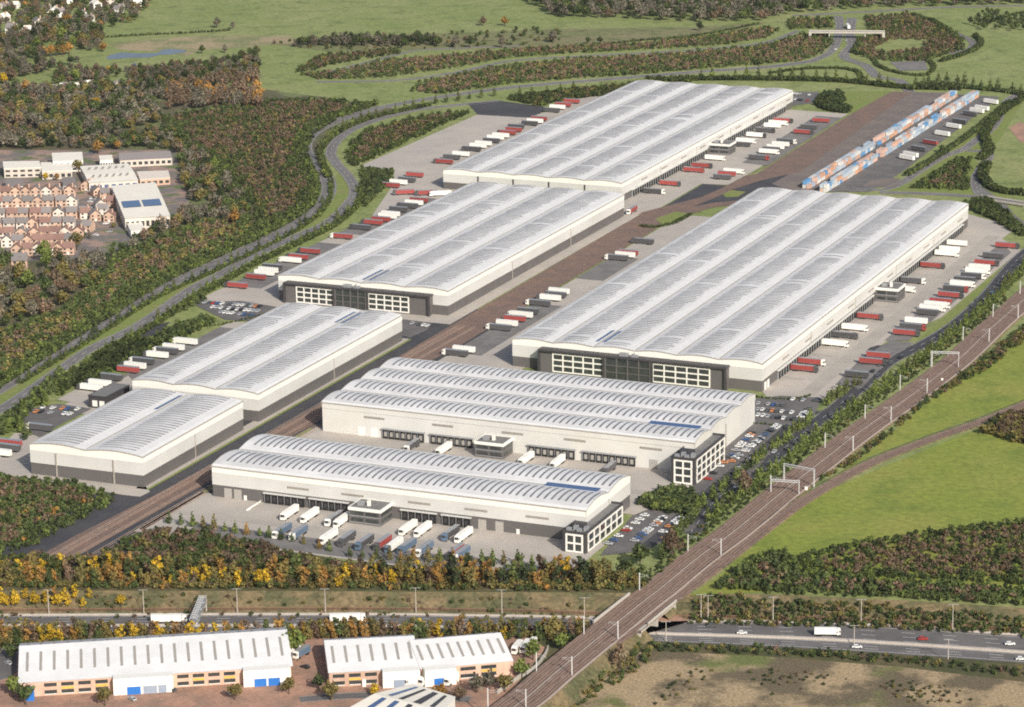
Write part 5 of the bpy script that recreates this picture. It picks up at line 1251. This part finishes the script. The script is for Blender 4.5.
# ---------------------------------------------------------------- buildings around the site
def shed(name, label, roofpx, zt, zb, walls='render', roofm='tile_w', ridge=None, cat='industrial unit', details=None):
    """building over a footprint given by its four eaves corners; optional ridge parallel to the first side"""
    c = [P0(x, y, zt) for x, y in roofpx]
    if ridge and ridge[0] != .5:
        e = c[1]-c[0]; e /= np.linalg.norm(e); nn_ = np.array([-e[1], e[0]]); dd = ((c[2]-c[1]) @ nn_ + (c[3]-c[0]) @ nn_)/2; c = [c[0], c[1], c[1]+nn_*dd, c[0]+nn_*dd]
    o = sum(c)/4; q = [p-o for p in c]
    t = thing(name, label, cat, (*o, zb)); Hh = zt-zb
    MB().prism([tuple(p) for p in q], 0, Hh).build('wall', walls, t)
    big_ = [p*1.015 for p in q]; mb = MB()
    if ridge:
        f, dz = ridge                                       # ridge position across, rise
        a = big_[0]*(1-f) + big_[3]*f; b = big_[1]*(1-f) + big_[2]*f
        mb.face([(*big_[0], Hh+.05), (*big_[1], Hh+.05), (*b, Hh+dz), (*a, Hh+dz)], 0); mb.face([(*a, Hh+dz), (*b, Hh+dz), (*big_[2], Hh+.05), (*big_[3], Hh+.05)], 1)
        mb.face([(*big_[3], Hh+.05), (*big_[0], Hh+.05), (*a, Hh+dz)], 2); mb.face([(*big_[1], Hh+.05), (*big_[2], Hh+.05), (*b, Hh+dz)], 2)
        mb.build('roof', [roofm, 'unitroof2' if roofm.startswith('unit') else roofm, walls], t)
    else:
        mb.prism([tuple(p) for p in big_], Hh+.02, Hh+.5).build('roof', roofm, t)
    return t, q, Hh
def lerp4(q, u, v): return (q[0]*(1-u)+q[1]*u)*(1-v) + (q[3]*(1-u)+q[2]*u)*v
def brick_unit(label, roofpx, n, blue, zt=1.5, ridge=.77, rise=3.0, annex=()):
    t, q, Hh = shed('brick_unit', label, roofpx, zt, -5, 'brick', 'unitroof', (ridge, rise))
    def rz(v): return Hh + .05 + (rise*v/ridge if v <= ridge else rise*(1-v)/(1-ridge))
    for k in range(n):
        for v0, v1 in ((.22, .62), (.78, .95)):
            u = (k+.5)/n; w = .55/np.linalg.norm(q[1]-q[0]); f = [(*lerp4(q, uu, vv), rz(vv)+.1) for uu, vv in ((u-w, v0), (u+w, v0), (u+w, v1), (u-w, v1))]
            mb = MB(); mb.face(f); mb.build('rooflight', 'trim', t)
    d = q[1]-q[0]; L = np.linalg.norm(d); d /= L; nrm = np.array([d[1], -d[0]])
    def wallbox(name, m, s0, s1, z0, z1, dep, par=t):
        a, b = q[0]+d*s0*L, q[0]+d*s1*L
        return MB().prism([tuple(a+nrm*.02), tuple(b+nrm*.02), tuple(b+nrm*dep), tuple(a+nrm*dep)], z0, z1).build(name, m, par)
    for s0, s1, kind in blue:
        if kind == 'white':
            wallbox('loading_bay', 'white', s0, s1, 3.6, 7.4, 5); wallbox('loading_bay_wall', 'white', s0, s1, 0, 3.58, 4.6)
        elif kind == 'win':
            m = max(2, int((s1-s0)*L/6))
            for k in range(m):
                a = s0 + (s1-s0)*(k+.12)/m; b = s0 + (s1-s0)*(k+.85)/m
                for z in (1.0, 4.2): wallbox('window', 'glass', a, b, z, z+1.5, .18)
                wallbox('sill', 'white', a, b, .7, .95, .3)
                if k % 2: wallbox('panel', 'yellow', a, b, 2.8, 3.7, .2)
        else: wallbox('roller_door', {'blue': 'bluedoor', 'grey': 'greydoor'}[kind], s0, s1, .05, 4.6, 4.85 if kind != 'bluelow' else .3)
    wallbox('entrance_porch', 'white', .36, .40, 0, 3, 1.5)
    return t
brick_unit('long white roofed brick unit at bottom left', [(20,683),(291,666),(287,631),(21,640)], 20, [(.02,.05,'blue'),(.08,.33,'win'),(.34,.56,'white'),(.39,.44,'blue'),(.45,.50,'grey'),(.505,.535,'grey'),(.57,.80,'win'),(.82,.995,'white'),(.86,.905,'blue'),(.912,.955,'blue')])
brick_unit('shorter white roofed brick unit right of the long one', [(329,673),(420,668),(416,636),(323,638)], 7, [(.02,.55,'win'),(.58,.99,'white'),(.70,.86,'grey')])
brick_unit('right hand brick unit joined to the shorter one', [(421,669),(513,661),(500,634),(417,637)], 9, [(.02,.36,'white'),(.12,.26,'blue'),(.40,.85,'win')], rise=2.8)
t, q, Hh = shed('striped_roof_unit', 'white roofed unit with dark stripes at bottom edge', [(335,716),(432,738),(455,697),(413,684)], 2.0, -5, 'white', 'tile_w', (.5, 2.6))
for k, (u, v0, v1, m) in enumerate([(.18,.06,.47,'solar'),(.36,.06,.47,'solar'),(.55,.06,.47,'black'),(.18,.55,.95,'solar'),(.36,.53,.95,'black'),(.60,.53,.95,'black'),(.82,.53,.95,'black'),(.8,.06,.47,'black')]):
    w = .035 if k != 5 else .06; mb = MB(); f = []
    for uu, vv in ((u-w, v0), (u+w, v0), (u+w, v1), (u-w, v1)):
        z = Hh + 2.6*(vv/.5 if vv < .5 else (1-vv)/.5) + .2; f.append((*lerp4(q, uu, vv), z))
    mb.face(f); mb.build('roof_panel', m, t)
def windows_on(t, q, Hh, rows, cols, m='glass', i=0):
    a, b = q[i], q[(i+1) % 4]; d = b-a; L = np.linalg.norm(d); d /= L; nrm = np.array([d[1], -d[0]])
    for r in range(rows):
        for c in range(cols):
            s0, s1 = (c+.2)/cols*L, (c+.8)/cols*L; z0 = Hh*(r+.3)/rows
            MB().prism([tuple(a+d*s0+nrm*.02), tuple(a+d*s1+nrm*.02), tuple(a+d*s1+nrm*.2), tuple(a+d*s0+nrm*.2)], z0, z0+Hh*.42/rows).build('window', m, t)
t, q, Hh = shed('factory_shed', 'big cream roofed shed with two blue roof strips by housing estate', [(125,218.5),(170,215.5),(155,182.5),(111.5,186)], 9, 0, 'render', 'tile_w', (.5, .8)); windows_on(t, q, Hh, 1, 9)
for a, b in ((.06,.46),(.52,.92)):
    f = [(*lerp4(q, u, v), Hh + .95 + .25*(v > .3)) for u, v in ((a,.28),(b,.28),(b,.46),(a,.46))]; mb = MB(); mb.face(f); mb.build('roof_strip', 'solar', t)
t, q, Hh = shed('factory_shed', 'cream roofed shed with two rows of dark roof vents', [(89,183),(138,180),(135,164),(86,165)], 7, 0, 'render', 'tile_w', (.45, .8)); windows_on(t, q, Hh, 1, 7, 'solar')
for r, v in enumerate((.3, .75)):
    for k in range(6): p = lerp4(q, .14+k*.14, v); MB().box(p[0]-.8, p[0]+.8, p[1]-5, p[1]+5, Hh+.4, Hh+1.1).build('roof_vent', 'trim', t)
for lab, px, z, w, rm in [('white office block above the brick terraces',[(53,162),(83,161),(82,152.5),(52,153.5)],8,'white','tile_w'),('pale factory block at left above terraces',[(4,169),(41,168),(39,161.5),(3,162)],7,'render','tile_w'),('white low block beside the pale factory',[(42,172),(72,171),(71,162.5),(41,163)],6,'render','tile_w'),('white block right of the orange tree',[(100,161),(113,160.5),(112,155.5),(99,156)],6,'white','tile_w'),('white annex below striped shed',[(131,232),(145,231),(142,223),(127,224)],5,'white','tile_w'),('low brick block right of the striped shed',[(140,180),(170,178),(168,171),(137,172)],5,'brick','render')]:
    t, q, Hh = shed('commercial_block', lab, px, z, 0, w, rm); windows_on(t, q, Hh, 1 if z < 7 else 2, 5)
t, q, Hh = shed('school_hall', 'long dark slate roofed hall behind the sheds', [(120,160.5),(172,158),(168,151.5),(118,154)], 5.5, 0, 'render', 'tile_g', (.5, 3.2), 'hall'); windows_on(t, q, Hh, 1, 9)
for lab, px in (('brown hipped house left of the cream sheds',[(63,186),(76,185.5),(74,177),(62,177.5)]),('dark roofed house at left above terraces',[(6,187),(23,186),(22,178.5),(5,179)])):
    t, q, Hh = shed('detached_house', lab, px, 5, 0, 'render', 'tile_g', (.5, 3), 'house'); windows_on(t, q, Hh, 2, 3)
def house_proto(wall, roof, gable):
    t = thing('terraced_house', None, 'house', (0,0,-80)); w, d, h, rise = 8.0, 9.0, 5.2, 3.0
    mb = MB(); mb.box(-w/2, w/2, -d/2, d/2, 0, h)
    if gable: mb.face([(-w/2,-d/2,h),(w/2,-d/2,h),(0,-d/2,h+rise)]); mb.face([(w/2,d/2,h),(-w/2,d/2,h),(0,d/2,h+rise)])
    else: mb.face([(w/2,-d/2,h),(w/2,d/2,h),(w/2,0,h+rise)]); mb.face([(-w/2,d/2,h),(-w/2,-d/2,h),(-w/2,0,h+rise)])
    mb.build('wall', wall, t); r = MB(); e = .35; th = .2
    for s in (-1, 1):
        if gable: f = [(s*(w/2+e),-d/2-e,h-.25),(s*(w/2+e),d/2+e,h-.25),(0,d/2+e,h+rise+.1),(0,-d/2-e,h+rise+.1)]; f = f if s > 0 else f[::-1]
        else: f = [(-w/2-.1,s*(d/2+e),h-.25),(w/2+.1,s*(d/2+e),h-.25),(w/2+.1,0,h+rise+.1),(-w/2-.1,0,h+rise+.1)]; f = f if s < 0 else f[::-1]
        r.face(f); r.face([(x, y, z-th) for x, y, z in f][::-1])
    ro = r.build('roof', roof, t)
    MB().box(w*.22, w*.22+.9, -.5, .5, h+rise*.3, h+rise+1.3).build('chimney', 'brick', ro)
    for x in (-2.2, 2.2):
        for z in (1.0, 3.5): MB().box(x-.75, x+.75, -d/2-.12, -d/2-.01, z, z+1.25).build('window', 'glass', t)
    MB().box(-.5, .5, -d/2-.12, -d/2-.01, 0, 2.1).build('door', 'white', t)
    index_kids(t); return t
HP = {}
def house(px, py, wall, roof, gable, label, group, ang=0.0, s=1.0):
    k = (wall, roof, gable)
    if k not in HP: HP[k] = house_proto(*k)
    o = dup(HP[k], P(px, py), ang, s); o['label'] = label; o['group'] = group; o['category'] = 'house'; return o
for r, (y, x0, x1, rf) in enumerate([(197,-8,72,'tile_r'),(207,-6,76,'tile_g'),(219,-4,84,'tile_g'),(229,-7,78,'tile_g'),(238.5,-5,80,'tile_r'),(246,4,72,'tile_r'),(254.5,14,70,'tile_r')]):
    k = 0; x = x0
    while x < x1:
        g = random.random() < .38; wl = random.choices(['brick', 'render'], [5, 2.6])[0]
        k += 1; rr = rf if random.random() < .8 else ('tile_g' if rf == 'tile_r' else 'tile_r')
        house(x+4, y - (x-x0)*.02, wl, rr, g, f'{nth(k)} house from the left in the {nth(7-r)} terrace row from the front', 'terraced houses of the estate', .02, 1.0)
        x += 10.2 if random.random() < .75 else 13
for k, (x, y, wl, g) in enumerate([(88,190,'brick',True),(97,196,'brick',True),(106,198,'brick',False),(86,218,'render',False),(95,220,'brick',True),(103,214,'render',False),(110,221,'brick',True),(88,231,'brick',False),(100,209,'render',True),(112,206,'brick',False)]):
    house(x, y, wl, 'tile_g' if k % 3 else 'tile_r', g, f'{nth(k+1)} detached estate house from far end between terraces and cream sheds', 'houses between terraces and sheds', random.uniform(-.5, .5), .95)
for k, (x, y) in enumerate([(4,22),(12,33),(24,36),(28,33),(38,27),(48,12),(55,15),(60,17),(5,10),(16,8),(83,17),(90,22),(112,4),(122,10),(130,3),(137,6),(142,2),(118,13),(96,9),(68,3)]):
    house(x, y, 'white' if k % 4 else 'render', 'tile_w' if k % 3 == 0 else 'tile_g', k % 2 == 0, f'{nth(k+1)} white house counted from the left of the distant village', 'white houses of the distant village', random.uniform(-.6, .6), random.uniform(.8, 1.25))
V_ = sorted([o for o in C.objects if o.get('group') == 'white houses of the distant village'], key=lambda o: o.location.x/o.location.y)
for k, o in enumerate(V_): o['label'] = f'{nth(k+1)} white house from the left in the distant village'
kk = 0
for k in range(26):
    x = 30 + k*3.9; y = 88.5 - k*.16 + random.uniform(-2.6, 2.6)
    if random.random() < .1: continue
    kk += 1
    house(x, y, 'white' if random.random() < .35 else 'render', 'tile_w' if random.random() < .3 else 'tile_g', False, f'{nth(kk)} small white home from the left in the row before wood', 'row of small white homes', random.uniform(-.6, .6), random.uniform(.36, .55))
house(20,265+3,'brick','tile_g',False,'single brick house with slate roof below the terraces','estate edge house', .1, 1.3)

for k in range(34):
    x, y = random.uniform(2, 116), random.uniform(184, 252)
    big(x, y, random.choice('ggyod'), f'{nth(k+1)} small garden tree among the estate houses', random.uniform(.3, .5))
for k, (x, y) in enumerate([(20,30),(30,24),(44,22),(62,26),(78,20),(92,24),(104,16),(124,16),(136,12),(10,14)]): big(x, y+6, random.choice('ggyd'), f'{nth(k+1)} tree counted in front of the distant village houses', random.uniform(.9,1.2))
finish_rows()
for d in (LOR, CARS, HP):
    for t in d.values():
        for ch in list(t.children):
            for g in list(ch.children): bpy.data.objects.remove(g)
            bpy.data.objects.remove(ch)
        bpy.data.objects.remove(t)
# ---------------------------------------------------------------- light
SAZ, SEL = math.radians(294.4), math.radians(31)
S = Vector((math.cos(SEL)*math.cos(SAZ), math.cos(SEL)*math.sin(SAZ), math.sin(SEL)))
sun = bpy.data.objects.new('sun', bpy.data.lights.new('sun', 'SUN')); C.objects.link(sun)
sun.data.energy = 4.1; sun.data.angle = math.radians(.53); sun.data.color = (1.0, .95, .865)
sun.rotation_euler = S.to_track_quat('Z', 'Y').to_euler(); sun.location = (0, 0, 900)
sc = bpy.context.scene
w = bpy.data.worlds.new('World'); sc.world = w; w.use_nodes = True; nt = w.node_tree
sky = nt.nodes.new('ShaderNodeTexSky'); sky.sky_type = 'NISHITA'; sky.sun_disc = False
sky.sun_elevation = SEL; sky.sun_rotation = math.atan2(S.x, S.y); sky.air_density = 1.0; sky.dust_density = 3.0
bg = nt.nodes['Background']; bg.inputs['Strength'].default_value = .10; nt.links.new(sky.outputs['Color'], bg.inputs['Color'])
sc.view_settings.view_transform = 'Standard'; sc.view_settings.look = 'None'; sc.view_settings.gamma = 1; sc.view_settings.exposure = .22
sc.cycles.use_denoising = False; sc.cycles.max_bounces = 5; sc.cycles.diffuse_bounces = 3; sc.cycles.glossy_bounces = 2
sc.cycles.transparent_max_bounces = 4; sc.cycles.caustics_reflective = False; sc.cycles.caustics_refractive = False
sc.cycles.filter_width = 1.9
hz = bpy.data.materials.new('air'); hz.use_nodes = True; hn = hz.node_tree; hn.nodes.remove(hn.nodes['Principled BSDF'])
pv = hn.nodes.new('ShaderNodeVolumePrincipled'); pv.inputs['Color'].default_value = (.9, .93, 1, 1); pv.inputs['Density'].default_value = 1.4e-5; pv.inputs['Anisotropy'].default_value = .2
hn.links.new(pv.outputs[0], hn.nodes['Material Output'].inputs['Volume'])
bx = MB().box(-15000, 15000, -3500, 17000, -8, 480); M['air'] = hz; tag(bx.build('haze', 'air'), kind='stuff')
print('objects', len(C.objects))
